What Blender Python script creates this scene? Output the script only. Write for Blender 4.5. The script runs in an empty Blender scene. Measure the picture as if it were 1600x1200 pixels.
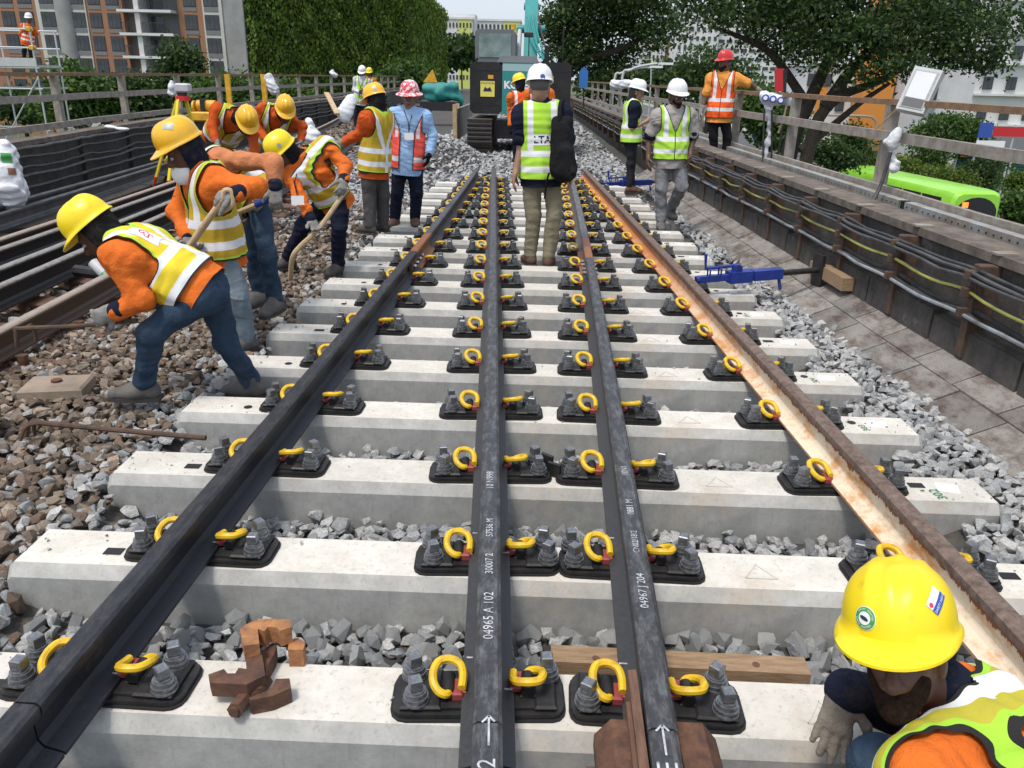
import bpy, bmesh, math, random
import numpy as np
from mathutils import Vector, Matrix
import openvdb
rnd = random.Random(7)
rng = np.random.default_rng(7)
SC = bpy.context.scene
COL = SC.collection
# ---------------------------------------------------------------- camera
FPX, TH, RO, PS, CH = 1250.0, math.radians(21.0), math.radians(1.251), math.radians(-1.49), 1.6
_f = np.array([math.sin(PS)*math.cos(TH), math.cos(PS)*math.cos(TH), -math.sin(TH)])
_r = np.array([math.cos(PS), -math.sin(PS), 0.]); _u = np.cross(_r, _f)
CR = math.cos(RO)*_r + math.sin(RO)*_u; CU = -math.sin(RO)*_r + math.cos(RO)*_u
CP = np.array([0, 0, CH])
cd = bpy.data.cameras.new('camera'); cam = bpy.data.objects.new('camera', cd); COL.objects.link(cam)
cam.matrix_world = Matrix(((CR[0], CU[0], -_f[0], 0), (CR[1], CU[1], -_f[1], 0), (CR[2], CU[2], -_f[2], CH), (0, 0, 0, 1)))
cd.sensor_fit = 'HORIZONTAL'; cd.sensor_width = 36.0; cd.lens = 36.0*FPX/1600; cd.clip_start = 0.05; cd.clip_end = 3000
SC.camera = cam
# ---------------------------------------------------------------- sky, sun, exposure
SUN_EL, SUN_AZ = math.radians(66), math.radians(-142)      # azimuth from +Y towards +X
w = bpy.data.worlds.new('World'); SC.world = w; w.use_nodes = True
nt = w.node_tree; nt.nodes.clear()
sky = nt.nodes.new('ShaderNodeTexSky'); sky.sky_type = 'NISHITA'; sky.sun_disc = False
sky.sun_elevation = SUN_EL; sky.sun_rotation = SUN_AZ; sky.air_density = 1.0; sky.dust_density = 4.0; sky.ozone_density = 1.0
hz = nt.nodes.new('ShaderNodeMixRGB'); hz.inputs[0].default_value = 0.55; hz.inputs[2].default_value = (7.9, 8.7, 9.9, 1)
bg = nt.nodes.new('ShaderNodeBackground'); bg.inputs[1].default_value = 0.115
wo = nt.nodes.new('ShaderNodeOutputWorld')
nt.links.new(sky.outputs[0], hz.inputs[1]); nt.links.new(hz.outputs[0], bg.inputs[0]); nt.links.new(bg.outputs[0], wo.inputs[0])
sl = bpy.data.lights.new('sun', 'SUN'); sl.energy = 2.2; sl.angle = math.radians(11); sl.color = (1, .95, .88)
so = bpy.data.objects.new('sun', sl); COL.objects.link(so)
sd = Vector((math.sin(SUN_AZ)*math.cos(SUN_EL), math.cos(SUN_AZ)*math.cos(SUN_EL), math.sin(SUN_EL)))
so.rotation_euler = sd.to_track_quat('Z', 'Y').to_euler(); so.location = sd*60
SC.view_settings.view_transform = 'Standard'; SC.view_settings.look = 'None'; SC.view_settings.gamma = 1
SC.view_settings.exposure = 0.29; SC.view_settings.use_curve_mapping = False
SC.render.engine = 'CYCLES'; SC.cycles.max_bounces = 6; SC.cycles.diffuse_bounces = 3; SC.cycles.glossy_bounces = 3
SC.cycles.transparent_max_bounces = 6; SC.cycles.use_denoising = True; SC.cycles.use_adaptive_sampling = True
# ---------------------------------------------------------------- pixel rays (photo pixels 1600x1200)
def ray(x, y): return _f + CR*(x-800)/FPX + CU*(600-y)/FPX
def PZ(x, y, z): d = ray(x, y); return CP + d*(z-CH)/d[2]
def PY(x, y, yy): d = ray(x, y); return CP + d*yy/d[1]
def PX(x, y, xx): d = ray(x, y); return CP + d*xx/d[0]
# ---------------------------------------------------------------- materials
MATS = {}
class NB:
    """small node-building helper"""
    def __init__(s, name):
        s.m = bpy.data.materials.new(name); s.m.use_nodes = True; s.t = s.m.node_tree
        s.p = s.t.nodes['Principled BSDF']; s.o = s.t.nodes['Material Output']
    def n(s, typ, **kw):
        nd = s.t.nodes.new(typ)
        for k, v in kw.items(): setattr(nd, k, v)
        return nd
    def link(s, a, b): s.t.links.new(a, b)
    def co(s, scale=(1, 1, 1), kind='Object'):
        tc = s.n('ShaderNodeTexCoord'); mp = s.n('ShaderNodeMapping'); mp.inputs['Scale'].default_value = scale
        s.link(tc.outputs[kind], mp.inputs[0]); return mp.outputs[0]
    def noise(s, scale, detail=4, rough=.6, vec=None, dist=0):
        nd = s.n('ShaderNodeTexNoise'); nd.inputs['Scale'].default_value = scale; nd.inputs['Detail'].default_value = detail
        nd.inputs['Roughness'].default_value = rough; nd.inputs['Distortion'].default_value = dist
        if vec is not None: s.link(vec, nd.inputs['Vector'])
        return nd.outputs['Fac']
    def ramp(s, fac, stops):
        nd = s.n('ShaderNodeValToRGB'); e = nd.color_ramp.elements
        while len(e) < len(stops): e.new(.5)
        for el, (p, c) in zip(e, stops):
            el.position = p; el.color = (c, c, c, 1) if isinstance(c, (int, float)) else (*c, 1)
        s.link(fac, nd.inputs[0]); return nd.outputs[0]
    def mix(s, fac, a, b, mode='MIX'):
        nd = s.n('ShaderNodeMixRGB', blend_type=mode)
        for i, v in ((0, fac), (1, a), (2, b)):
            if isinstance(v, (int, float)): nd.inputs[i].default_value = v if i == 0 else (v, v, v, 1)
            elif isinstance(v, tuple): nd.inputs[i].default_value = (*v, 1)
            else: s.link(v, nd.inputs[i])
        return nd.outputs[0]
    def math(s, op, a, b=0.0, c=None):
        nd = s.n('ShaderNodeMath', operation=op)
        for i, v in enumerate((a, b) if c is None else (a, b, c)):
            if isinstance(v, (int, float)): nd.inputs[i].default_value = v
            else: s.link(v, nd.inputs[i])
        return nd.outputs[0]
    def bump(s, h, strength=.3, dist=.01):
        nd = s.n('ShaderNodeBump'); nd.inputs['Strength'].default_value = strength; nd.inputs['Distance'].default_value = dist
        s.link(h, nd.inputs['Height']); s.link(nd.outputs[0], s.p.inputs['Normal'])
    def col(s, c):
        if isinstance(c, tuple): s.p.inputs['Base Color'].default_value = (*c, 1)
        else: s.link(c, s.p.inputs['Base Color'])
    def rough(s, r):
        if isinstance(r, (int, float)): s.p.inputs['Roughness'].default_value = r
        else: s.link(r, s.p.inputs['Roughness'])
def mat(name, c, c2=None, scale=6., rough=.7, metal=0., bump=0., bscale=60., bdist=.01, lo=.35, hi=.65, spec=.5, vary=0., coat=0., kind='Object', stretch=(1, 1, 1), emit=None):
    """colour c, blotched with c2 by noise; fine bump"""
    if name in MATS: return MATS[name]
    b = NB(name); v = b.co(stretch, kind)
    cc = c
    if c2 is not None: cc = b.mix(b.ramp(b.noise(scale, 6, .65, v), [(lo, 0.), (hi, 1.)]), c, c2)
    if vary:
        oi = b.n('ShaderNodeObjectInfo'); f = b.math('MULTIPLY_ADD', oi.outputs['Random'], 2*vary, 1-vary)
        cc = b.mix(1., cc, f, 'MULTIPLY')
    b.col(cc); b.rough(rough); b.p.inputs['Metallic'].default_value = metal
    b.p.inputs['Specular IOR Level'].default_value = spec
    if coat: b.p.inputs['Coat Weight'].default_value = coat; b.p.inputs['Coat Roughness'].default_value = .15
    if bump: b.bump(b.noise(bscale, 5, .7, v), bump, bdist)
    if emit: b.p.inputs['Emission Color'].default_value = (*emit[0], 1); b.p.inputs['Emission Strength'].default_value = emit[1]
    MATS[name] = b.m; return b.m
# ---------------------------------------------------------------- objects
def tag(o, label=None, cat=None, group=None, kind=None):
    if label: o['label'] = label
    if cat: o['category'] = cat
    if group: o['group'] = group
    if kind: o['kind'] = kind
    return o
def wloc(p):
    v = np.zeros(3)
    while p is not None: v += np.array(p.location); p = p.parent
    return v
def thing(name, label, cat, loc=(0, 0, 0), group=None):
    o = bpy.data.objects.new(name, None); COL.objects.link(o); o.empty_display_size = .1
    o.location = [float(c) for c in loc]; return tag(o, label, cat, group)
def link_mesh(name, me, parent=None):
    o = bpy.data.objects.new(name, me); COL.objects.link(o); o.parent = parent; return o
def np_mesh(name, V, faces, m=None, smooth=False):
    """V (n,3); faces: (k,3)/(k,4) array or list of tuples"""
    me = bpy.data.meshes.new(name)
    if isinstance(faces, np.ndarray):
        n = faces.shape[1]; me.vertices.add(len(V)); me.vertices.foreach_set('co', np.asarray(V, np.float32).ravel())
        me.loops.add(faces.size); me.loops.foreach_set('vertex_index', faces.astype(np.int32).ravel())
        me.polygons.add(len(faces)); me.polygons.foreach_set('loop_start', np.arange(0, faces.size, n, dtype=np.int32))
        me.polygons.foreach_set('loop_total', np.full(len(faces), n, np.int32)); me.update(calc_edges=True)
    else:
        me.from_pydata([tuple(map(float, v)) for v in V], [], faces); me.update()
    me.polygons.foreach_set('use_smooth', np.full(len(me.polygons), bool(smooth)))
    if m is not None: me.materials.append(m)
    return me
class MB:
    """collects shapes in world (or local) coordinates; build() links ONE mesh object"""
    def __init__(s): s.v = []; s.f = []
    def add(s, V, F):
        o = len(s.v); s.v += [tuple(map(float, p)) for p in V]; s.f += [tuple(i+o for i in f) for f in F]; return s
    def box(s, lo, hi, rz=0, c=None, bev=0):
        (x0, y0, z0), (x1, y1, z1) = lo, hi
        b = min(bev, (x1-x0)/2.2, (y1-y0)/2.2, (z1-z0)/2.2)
        if b > 0:
            V = []
            for z, i in ((z0, b), (z0+b, 0), (z1-b, 0), (z1, b)):
                for (x, y) in ((x0+i+b*0, y0+i), (x1-i, y0+i), (x1-i, y1-i), (x0+i, y1-i)): V.append((x, y, z))
            F = [(3, 2, 1, 0), (12, 13, 14, 15)]
            for k in range(3):
                for j in range(4): F.append((k*4+j, k*4+(j+1) % 4, k*4+4+(j+1) % 4, k*4+4+j))
        else:
            V = [(x0, y0, z0), (x1, y0, z0), (x1, y1, z0), (x0, y1, z0), (x0, y0, z1), (x1, y0, z1), (x1, y1, z1), (x0, y1, z1)]
            F = [(3, 2, 1, 0), (4, 5, 6, 7), (0, 1, 5, 4), (1, 2, 6, 5), (2, 3, 7, 6), (3, 0, 4, 7)]
        if rz:
            cx, cy = c if c else ((x0+x1)/2, (y0+y1)/2); ca, sa = math.cos(rz), math.sin(rz)
            V = [(cx+(x-cx)*ca-(y-cy)*sa, cy+(x-cx)*sa+(y-cy)*ca, z) for x, y, z in V]
        return s.add(V, F)
    def obox(s, c, ex, ey, ez, sx, sy, sz):
        """oriented box: centre, axes, half sizes"""
        c, ex, ey, ez = map(np.asarray, (c, ex, ey, ez)); V = []
        for k in (-1, 1):
            for (i, j) in ((-1, -1), (1, -1), (1, 1), (-1, 1)): V.append(c+ex*sx*i+ey*sy*j+ez*sz*k)
        return s.add(V, [(3, 2, 1, 0), (4, 5, 6, 7), (0, 1, 5, 4), (1, 2, 6, 5), (2, 3, 7, 6), (3, 0, 4, 7)])
    def bar(s, a, b, wx, wz=None, up=(0, 0, 1)):
        """rectangular bar from a to b"""
        a, b = np.array(a, float), np.array(b, float); d = b-a; L = np.linalg.norm(d); d /= L
        x = np.cross(d, up)
        if np.linalg.norm(x) < 1e-4: x = np.cross(d, (1, 0, 0))
        x /= np.linalg.norm(x); z = np.cross(x, d)
        return s.obox((a+b)/2, x, d, z, wx/2, L/2, (wz or wx)/2)
    def tube(s, pts, r, n=8, caps=True):
        P = [np.array(p, float) for p in pts]; R = r if isinstance(r, (list, tuple)) else [r]*len(P)
        V = []; up = None
        for i, p in enumerate(P):
            t = P[min(i+1, len(P)-1)]-P[max(i-1, 0)]; t /= (np.linalg.norm(t)+1e-12)
            if up is None:
                up = np.array((0, 0, 1.)) if abs(t[2]) < .9 else np.array((1., 0, 0))
            x = np.cross(t, up); x /= (np.linalg.norm(x)+1e-12); up = np.cross(x, t)
            for k in range(n):
                a = 2*math.pi*k/n; V.append(p+R[i]*(math.cos(a)*x+math.sin(a)*up))
        F = []
        for i in range(len(P)-1):
            for k in range(n): F.append((i*n+k, i*n+(k+1) % n, (i+1)*n+(k+1) % n, (i+1)*n+k))
        if caps: F += [tuple(range(n-1, -1, -1)), tuple((len(P)-1)*n+k for k in range(n))]
        return s.add(V, F)
    def cyl(s, c, r, z0, z1, n=16, r1=None): return s.tube([(c[0], c[1], z0), (c[0], c[1], z1)], [r, r if r1 is None else r1], n)
    def prism(s, prof, a, b, up=(0, 0, 1)):
        """closed 2-D profile (x across, z up) swept from a to b"""
        return s.sweep(prof, [a, b], up)
    def sweep(s, prof, pts, up=(0, 0, 1)):
        P = [np.array(p, float) for p in pts]; up = np.array(up, float); n = len(prof); V = []
        for i, p in enumerate(P):
            t = P[min(i+1, len(P)-1)]-P[max(i-1, 0)]; t /= np.linalg.norm(t)
            x = np.cross(t, up); x /= np.linalg.norm(x); z = np.cross(x, t)
            V += [p+x*q[0]+z*q[1] for q in prof]
        F = [(i*n+k, i*n+(k+1) % n, (i+1)*n+(k+1) % n, (i+1)*n+k) for i in range(len(P)-1) for k in range(n)]
        F += [tuple(range(n-1, -1, -1)), tuple((len(P)-1)*n+k for k in range(n))]
        return s.add(V, F)
    def poly(s, prof, z0, z1):
        """extrude a 2-D polygon (ccw) from z0 to z1"""
        n = len(prof); V = [(x, y, z0) for x, y in prof]+[(x, y, z1) for x, y in prof]
        return s.add(V, [tuple(range(n-1, -1, -1)), tuple(range(n, 2*n))]+[(k, (k+1) % n, n+(k+1) % n, n+k) for k in range(n)])
    def mesh(s, name, m, smooth=False, angle=None):
        me = bpy.data.meshes.new(name); me.from_pydata(s.v, [], s.f)
        bm = bmesh.new(); bm.from_mesh(me); bmesh.ops.recalc_face_normals(bm, faces=bm.faces)
        for f in bm.faces: f.smooth = bool(smooth)
        if smooth:
            for e in bm.edges:
                if len(e.link_faces) == 2 and e.calc_face_angle(0) > (angle or .7): e.smooth = False
        bm.to_mesh(me); bm.free(); me.update()
        if m is not None: me.materials.append(m)
        return me
    def build(s, name, m, parent=None, smooth=False, local=False, angle=None):
        if parent is not None and not local:
            o = wloc(parent); s.v = [(x-o[0], y-o[1], z-o[2]) for x, y, z in s.v]
        return link_mesh(name, s.mesh(name, m, smooth, angle), parent)
def copy_tree(o, parent=None):
    c = o.copy(); COL.objects.link(c); c.parent = parent
    for ch in list(o.children): copy_tree(ch, c)
    return c
def text_mesh(txt, size, depth=0.0, bold=0.0):
    cu = bpy.data.curves.new('txt', 'FONT'); cu.body = txt; cu.size = size; cu.extrude = depth; cu.align_x = 'CENTER'; cu.align_y = 'CENTER'
    cu.resolution_u = 2; cu.offset = bold*size
    o = bpy.data.objects.new('txt', cu); COL.objects.link(o)
    me = bpy.data.meshes.new_from_object(o.evaluated_get(bpy.context.evaluated_depsgraph_get()))
    bpy.data.objects.remove(o); return me
def text(name, txt, size, m, c, ex, ey, parent, mod=None, bold=0.0):
    """flat lettering at world point c, reading along ex, top towards ey"""
    me = text_mesh(txt, size, 0, bold); n = len(me.vertices); V = np.empty(n*3, np.float32); me.vertices.foreach_get('co', V); V = V.reshape(-1, 3)
    ex, ey, c = np.array(ex, float), np.array(ey, float), np.array(c, float)
    W = c+V[:, :1]*ex+V[:, 1:2]*ey
    if mod: W = mod(W)
    W = W-wloc(parent); me.vertices.foreach_set('co', W.astype(np.float32).ravel()); me.materials.clear(); me.materials.append(m); me.update()
    return link_mesh(name, me, parent)
def lerp_poly(pts):
    ys = [p[0] for p in pts]; xs = [p[1] for p in pts]
    return lambda y: float(np.interp(y, ys, xs))
# ================================================================ geometry of the place
KS, KY0 = 0.6659, 1.746
def kk(y): return (y-KY0)/KS
def R1(y): k = kk(y); return -1.168+.0201*k-.0006*k*k
def R2(y): return -.093-.036*kk(y)
def R3(y): return R1(y)+1.508
def R4(y): return 1.4056-.0348*kk(y)
WX = lerp_poly([(0, 2.86), (4, 2.65), (6, 2.54), (8, 2.46), (12, 2.27), (20, 2.06), (34, 1.72), (60, .9), (120, -1.2)])   # right wall inner face
LX = lerp_poly([(0, -5.4), (5, -5.85), (9, -6.2), (14.5, -6.9), (20, -7.15), (32, -7.6), (60, -8.6), (120, -11)])        # left wall inner face
STREET = -6.15
# ---------------------------------------------------------------- materials of the place
def m_stone(name, cols, rough=.85):
    b = NB(name); g = b.n('ShaderNodeNewGeometry'); v = b.co()
    c = b.ramp(g.outputs['Random Per Island'], cols)
    n1 = b.noise(30, 5, .7, v)
    c = b.mix(b.ramp(n1, [(.35, 0.), (.75, .75)]), c, b.mix(1., c, (1.55, 1.52, 1.48), 'MULTIPLY'))
    c = b.mix(b.ramp(b.noise(110, 4, .8, v), [(.35, 0.), (.7, 1.)]), b.mix(1., c, (.62, .62, .63), 'MULTIPLY'), b.mix(1., c, (1.25, 1.24, 1.22), 'MULTIPLY'))
    b.col(c); b.rough(rough); b.bump(b.noise(75, 6, .8, v), .8, .008); b.p.inputs['Specular IOR Level'].default_value = .3
    return b.m
M_GREY = m_stone('grey_granite', [(0, (.21, .225, .235)), (.3, (.29, .30, .305)), (.6, (.38, .385, .385)), (.85, (.46, .46, .45)), (1, (.26, .26, .25))])
M_BROWN = m_stone('weathered_granite', [(0, (.10, .078, .06)), (.2, (.18, .135, .10)), (.4, (.14, .10, .072)), (.55, (.26, .205, .155)), (.7, (.13, .11, .095)), (.84, (.34, .275, .21)), (.92, (.36, .37, .38)), (1, (.19, .125, .085))])
M_BED = mat('ballast_dust', (.085, .08, .072), (.045, .043, .04), 9, .95, bump=.8, bscale=40)
def m_sleeper():
    b = NB('sleeper_concrete'); v = b.co(); g = b.n('ShaderNodeNewGeometry')
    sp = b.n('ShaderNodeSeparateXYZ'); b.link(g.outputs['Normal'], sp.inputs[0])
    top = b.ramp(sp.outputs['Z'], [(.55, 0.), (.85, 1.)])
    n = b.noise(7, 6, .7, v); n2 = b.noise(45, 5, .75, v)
    shaded_side = b.mix(b.ramp(n, [(.3, 0.), (.7, 1.)]), (.25, .255, .245), (.43, .43, .41)); lit_top = b.mix(b.ramp(n, [(.3, 0.), (.7, 1.)]), (.50, .47, .41), (.68, .65, .59))
    c = b.mix(top, shaded_side, lit_top)  # sides darker, upward faces lighter: overhead daylight painted into the colour
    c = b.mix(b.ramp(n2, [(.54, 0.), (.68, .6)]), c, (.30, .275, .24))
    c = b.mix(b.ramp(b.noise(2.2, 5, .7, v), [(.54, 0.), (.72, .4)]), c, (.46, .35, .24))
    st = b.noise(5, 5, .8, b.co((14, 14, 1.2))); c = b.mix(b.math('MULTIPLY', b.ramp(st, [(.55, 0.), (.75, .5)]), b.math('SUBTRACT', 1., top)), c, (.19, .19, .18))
    oi = b.n('ShaderNodeObjectInfo'); c = b.mix(1., c, b.math('MULTIPLY_ADD', oi.outputs['Random'], .14, .93), 'MULTIPLY')
    b.col(c); b.rough(.8); b.bump(b.noise(90, 6, .75, v), .35, .004); return b.m
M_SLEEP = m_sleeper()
def m_rail(name, base, smear, rust=None, lo=.42, hi=.70):
    """base steel, chalky smears on the head; rust=(y0,y1) local span that is rust brown"""
    b = NB(name); v = b.co(); tc = b.n('ShaderNodeTexCoord'); sp = b.n('ShaderNodeSeparateXYZ'); b.link(tc.outputs['Object'], sp.inputs[0])
    n = b.noise(20, 6, .75, b.co((2.2, .6, 1))); n2 = b.noise(70, 5, .7, v)
    c = b.mix(b.ramp(n2, [(.3, 0.), (.7, 1.)]), base, tuple(x*1.9 for x in base))
    hm = b.ramp(sp.outputs['Z'], [(.165, 0.), (.188, 1.)]) if False else b.math('GREATER_THAN', sp.outputs['Z'], .172)
    c = b.mix(b.math('MULTIPLY', b.ramp(n, [(lo, 0.), (hi, .85)]), hm), c, smear)
    c = b.mix(b.ramp(b.noise(5, 6, .8, v), [(.60, 0.), (.74, .55)]), c, (.16, .10, .06))
    if rust:
        e = b.math('ADD', sp.outputs['Y'], b.math('MULTIPLY', b.noise(9, 4, .7, v), .25))
        msk = b.math('MULTIPLY', b.math('GREATER_THAN', e, rust[0]+.12), b.math('LESS_THAN', e, rust[1]+.12))
        c = b.mix(msk, c, b.mix(n2, (.36, .13, .045), (.20, .085, .04)))
    b.col(c); b.rough(b.ramp(n2, [(.3, .42), (.7, .62)])); b.p.inputs['Metallic'].default_value = .25
    b.bump(n2, .18, .003); return b.m
M_RAILK = m_rail('black_rail', (.012, .013, .018), (.07, .065, .06))
M_RAILG = m_rail('smeared_rail', (.032, .032, .034), (.22, .225, .235), lo=.46, hi=.78)
M_RAILKF = m_rail('black_rail_rust_end', (.035, .036, .04), (.12, .12, .12), rust=(-.3, .85))
M_RAILGF = m_rail('smeared_rail_rust_end', (.05, .05, .052), (.25, .25, .26), rust=(-.3, .9))
M_RAILB = m_rail('old_brown_rail', (.055, .034, .024), (.42, .34, .27), lo=.15, hi=.5)
M_RAILL = m_rail('stored_rail', (.014, .013, .014), (.36, .33, .29), lo=.2, hi=.55)
def m_rail_cream():
    b = NB('cream_rust_rail'); v = b.co(); tc = b.n('ShaderNodeTexCoord'); sp = b.n('ShaderNodeSeparateXYZ'); b.link(tc.outputs['Object'], sp.inputs[0])
    z = sp.outputs['Z']; n = b.noise(6, 6, .75, b.co((1, .8, 1.4))); n2 = b.noise(60, 5, .7, v); n3 = b.noise(18, 5, .8, b.co((1, 1.6, .25)))
    far = b.ramp(b.math('MULTIPLY', sp.outputs['Y'], .1), [(.36, 0.), (.72, 1.)])
    cream = b.mix(b.ramp(n, [(.46, 0.), (.62, 1.)]), (.72, .62, .47), (.56, .27, .09)); cream = b.mix(b.ramp(b.noise(35, 5, .8, b.co((1, 1.2, .5))), [(.60, 0.), (.70, .7)]), cream, (.45, .19, .07))
    orange = b.mix(n2, (.55, .22, .075), (.40, .16, .06))
    c = b.mix(b.math('MULTIPLY', far, b.ramp(n, [(.2, .55), (.5, 1.)])), cream, orange)
    edge = b.math('GREATER_THAN', b.math('ADD', z, b.math('MULTIPLY', n3, .085)), .163)          # rust running down from the head
    c = b.mix(edge, c, b.mix(n2, (.33, .10, .03), (.15, .06, .03)))
    low = b.math('LESS_THAN', b.math('ADD', z, b.math('MULTIPLY', n3, -.012)), .036); c = b.mix(b.math('MULTIPLY', low, .8), c, (.34, .14, .06))
    hd = b.math('GREATER_THAN', b.math('ADD', z, b.math('MULTIPLY', n2, .006)), .152)
    c = b.mix(hd, c, b.mix(b.ramp(b.noise(28, 6, .8, v), [(.35, 0.), (.7, 1.)]), (.075, .048, .036), (.23, .165, .13)))
    b.col(c); b.rough(.75); b.bump(n2, .3, .003); return b.m
M_RAILC = m_rail_cream()
M_IRON = mat('black_iron', (.016, .016, .018), (.04, .037, .035), 25, .5, .3, .25, 120, .003)
M_RUBBER = mat('black_rubber', (.012, .012, .013), rough=.7)
M_CLIP = mat('yellow_clip_paint', (.74, .47, .015), (.36, .20, .04), 38, .5, 0, .1, 90, .002, lo=.5, hi=.8)
M_INS = mat('red_nylon', (.33, .055, .055), (.22, .04, .04), 40, .5)
M_BOLT = mat('zinc_bolt', (.29, .30, .32), (.14, .145, .15), 60, .42, .7, .1, 150, .002)
M_CHALK = mat('white_marker', (.50, .52, .55), (.2, .2, .21), 30, rough=.9, lo=.45, hi=.7)
M_RUST = mat('rust_brown', (.15, .070, .038), (.06, .030, .022), 22, .85, 0, .6, 90, .006)
M_WOODP = mat('sawn_timber', (.36, .24, .14), (.23, .145, .08), 12, .8, bump=.4, bscale=40, stretch=(1, 6, 6))
M_DWOOD = mat('dark_timber', (.17, .09, .055), (.09, .045, .03), 12, .8, bump=.4, bscale=40, stretch=(6, 1, 6))
M_BLACK = mat('matt_black', (.014, .014, .015), rough=.6)
M_GREEN_INK = mat('green_ink', (.03, .20, .09), rough=.9)
M_WHITE = mat('white_paper', (.78, .78, .77), rough=.8)
# ---------------------------------------------------------------- deck and ballast bed
mb = MB(); ys = np.linspace(-2, 120, 62)
for y0, y1 in zip(ys[:-1], ys[1:]):
    mb.add([(LX(y0)-1.5, y0, -.42), (WX(y0)+1.35, y0, -.42), (WX(y1)+1.35, y1, -.42), (LX(y1)-1.5, y1, -.42)], [(0, 1, 2, 3)])
    mb.add([(LX(y0)-1.5, y0, -1.5), (WX(y0)+1.35, y0, -1.5), (WX(y1)+1.35, y1, -1.5), (LX(y1)-1.5, y1, -1.5)], [(3, 2, 1, 0)])
    for X0, X1 in ((LX(y0)-1.5, LX(y1)-1.5), (WX(y0)+1.35, WX(y1)+1.35)):
        mb.add([(X0, y0, -1.5), (X1, y1, -1.5), (X1, y1, -.42), (X0, y0, -.42)], [(0, 1, 2, 3)])
M_DECK = mat('viaduct_concrete', (.30, .29, .27), (.2, .19, .18), 2, .9, bump=.3)
tag(mb.build('viaduct_deck', M_DECK), kind='structure')
NSL = 18
def SLX(k): return -1.80+.010*k, 2.03-.035*k
def in_sleeper(x, y, m=0.):
    k = round((y-KY0)/KS)
    if k < 0 or k >= NSL: return False
    a, b = SLX(k); return abs(y-KY0-k*KS) < .15+m and a-.02-m < x < b+.02+m
def bed_z(x, y):
    """height of the ballast surface (without the loose top stones)"""
    tr = 1. if (-1.72 < x < 1.75 and y < 13.35) else 0.
    z = -.075-.10*tr
    if x < -1.72: z = -.10+.05*max(0, 1-abs(x+2.6)/1.0)*max(0, 1-abs(y-4)/5)
    if y > 13.35: z = -.06+.03*math.sin(x*2.1+y)*math.cos(y*.9)
    d = math.hypot((x+2.4)/1.2, (y-17.5)/2.6)
    if d < 1: z += .55*(1-d)**1.2 if False else .50*(1-d*d)
    return z
gx = np.arange(-6.0, 2.81, .2); gy = np.concatenate([np.arange(-.5, 14, .2), np.arange(14, 40, .5), np.arange(40, 121, 4)])
V = [(LX(y)+.02 if i == 0 else (min(x, WX(y)-.05)), y, bed_z(x, y)-.03) for y in gy for i, x in enumerate(gx)]
nx = len(gx); F = [(j*nx+i, j*nx+i+1, (j+1)*nx+i+1, (j+1)*nx+i) for j in range(len(gy)-1) for i in range(nx-1)]
BED = link_mesh('ballast_bed', np_mesh('ballast_bed', V, F, M_BED, True)); tag(BED, kind='structure')
# stones: a few convex prototypes, scattered with numpy
def rock_proto(seed, n):
    r = np.random.default_rng(seed); P = r.normal(size=(n, 3)); P /= np.linalg.norm(P, axis=1)[:, None]
    P *= r.uniform(.75, 1.15, (n, 1)); P *= np.array([1.0, r.uniform(.65, .95), r.uniform(.55, .85)])
    bm = bmesh.new()
    for p in P: bm.verts.new(p)
    res = bmesh.ops.convex_hull(bm, input=bm.verts)
    bmesh.ops.delete(bm, geom=[g for g in res['geom_interior'] if isinstance(g, bmesh.types.BMVert)], context='VERTS')
    bmesh.ops.triangulate(bm, faces=bm.faces); bmesh.ops.recalc_face_normals(bm, faces=bm.faces)
    bm.verts.ensure_lookup_table(); bm.verts.index_update()
    V = np.array([v.co[:] for v in bm.verts]); F = np.array([[v.index for v in f.verts] for f in bm.faces]); bm.free(); return V, F
PRO = [rock_proto(s, 15) for s in range(14)]; PROL = [rock_proto(s+50, 9) for s in range(8)]
def rand_rot(n):
    q = rng.normal(size=(n, 4)); q /= np.linalg.norm(q, axis=1)[:, None]; w_, x, y, z = q.T
    return np.stack([np.stack([1-2*(y*y+z*z), 2*(x*y-z*w_), 2*(x*z+y*w_)], -1), np.stack([2*(x*y+z*w_), 1-2*(x*x+z*z), 2*(y*z-x*w_)], -1), np.stack([2*(x*z-y*w_), 2*(y*z+x*w_), 1-2*(x*x+y*y)], -1)], 1)
def scatter(x0, x1, y0, y1, sp, size, keep, dz=0.0, jz=.015):
    xs = np.arange(x0, x1, sp); ys = np.arange(y0, y1, sp); X, Y = np.meshgrid(xs, ys); X = X.ravel()+rng.uniform(-.5, .5, X.size)*sp; Y = Y.ravel()+rng.uniform(-.5, .5, Y.size)*sp
    out = []
    for x, y in zip(X, Y):
        if keep(x, y): out.append((x, y, bed_z(x, y)+dz+rng.uniform(-jz, jz), size*rng.uniform(.62, 1.3)))
    return out
def stones_mesh(name, pts, m, protos):
    pts = np.array(pts); idx = rng.integers(0, len(protos), len(pts)); R = rand_rot(len(pts)); VV = []; FF = []; off = 0
    for j, (V, F) in enumerate(protos):
        s = np.where(idx == j)[0]
        if not len(s): continue
        W = np.einsum('nij,vj->nvi', R[s], V)*pts[s, 3][:, None, None]; W[:, :, 2] *= .8; W += pts[s, :3][:, None, :]
        VV.append(W.reshape(-1, 3)); FF.append((F[None]+(np.arange(len(s))*len(V))[:, None, None]).reshape(-1, 3)+off); off += len(s)*len(V)
    return np_mesh(name, np.concatenate(VV), np.concatenate(FF), m)
def brown_side(x, y): return x < -1.72+.12*math.sin(y*1.3)+rnd.uniform(-.3, .15) and y < 10.5+rnd.uniform(-2, 2)
grey = []; brown = []
def put(L):
    for p in L: (brown if brown_side(p[0], p[1]) else grey).append(p)
okr = lambda x, y: not in_sleeper(x, y, .012) and x < WX(y)-.40+rnd.uniform(-.05, .05)
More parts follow.
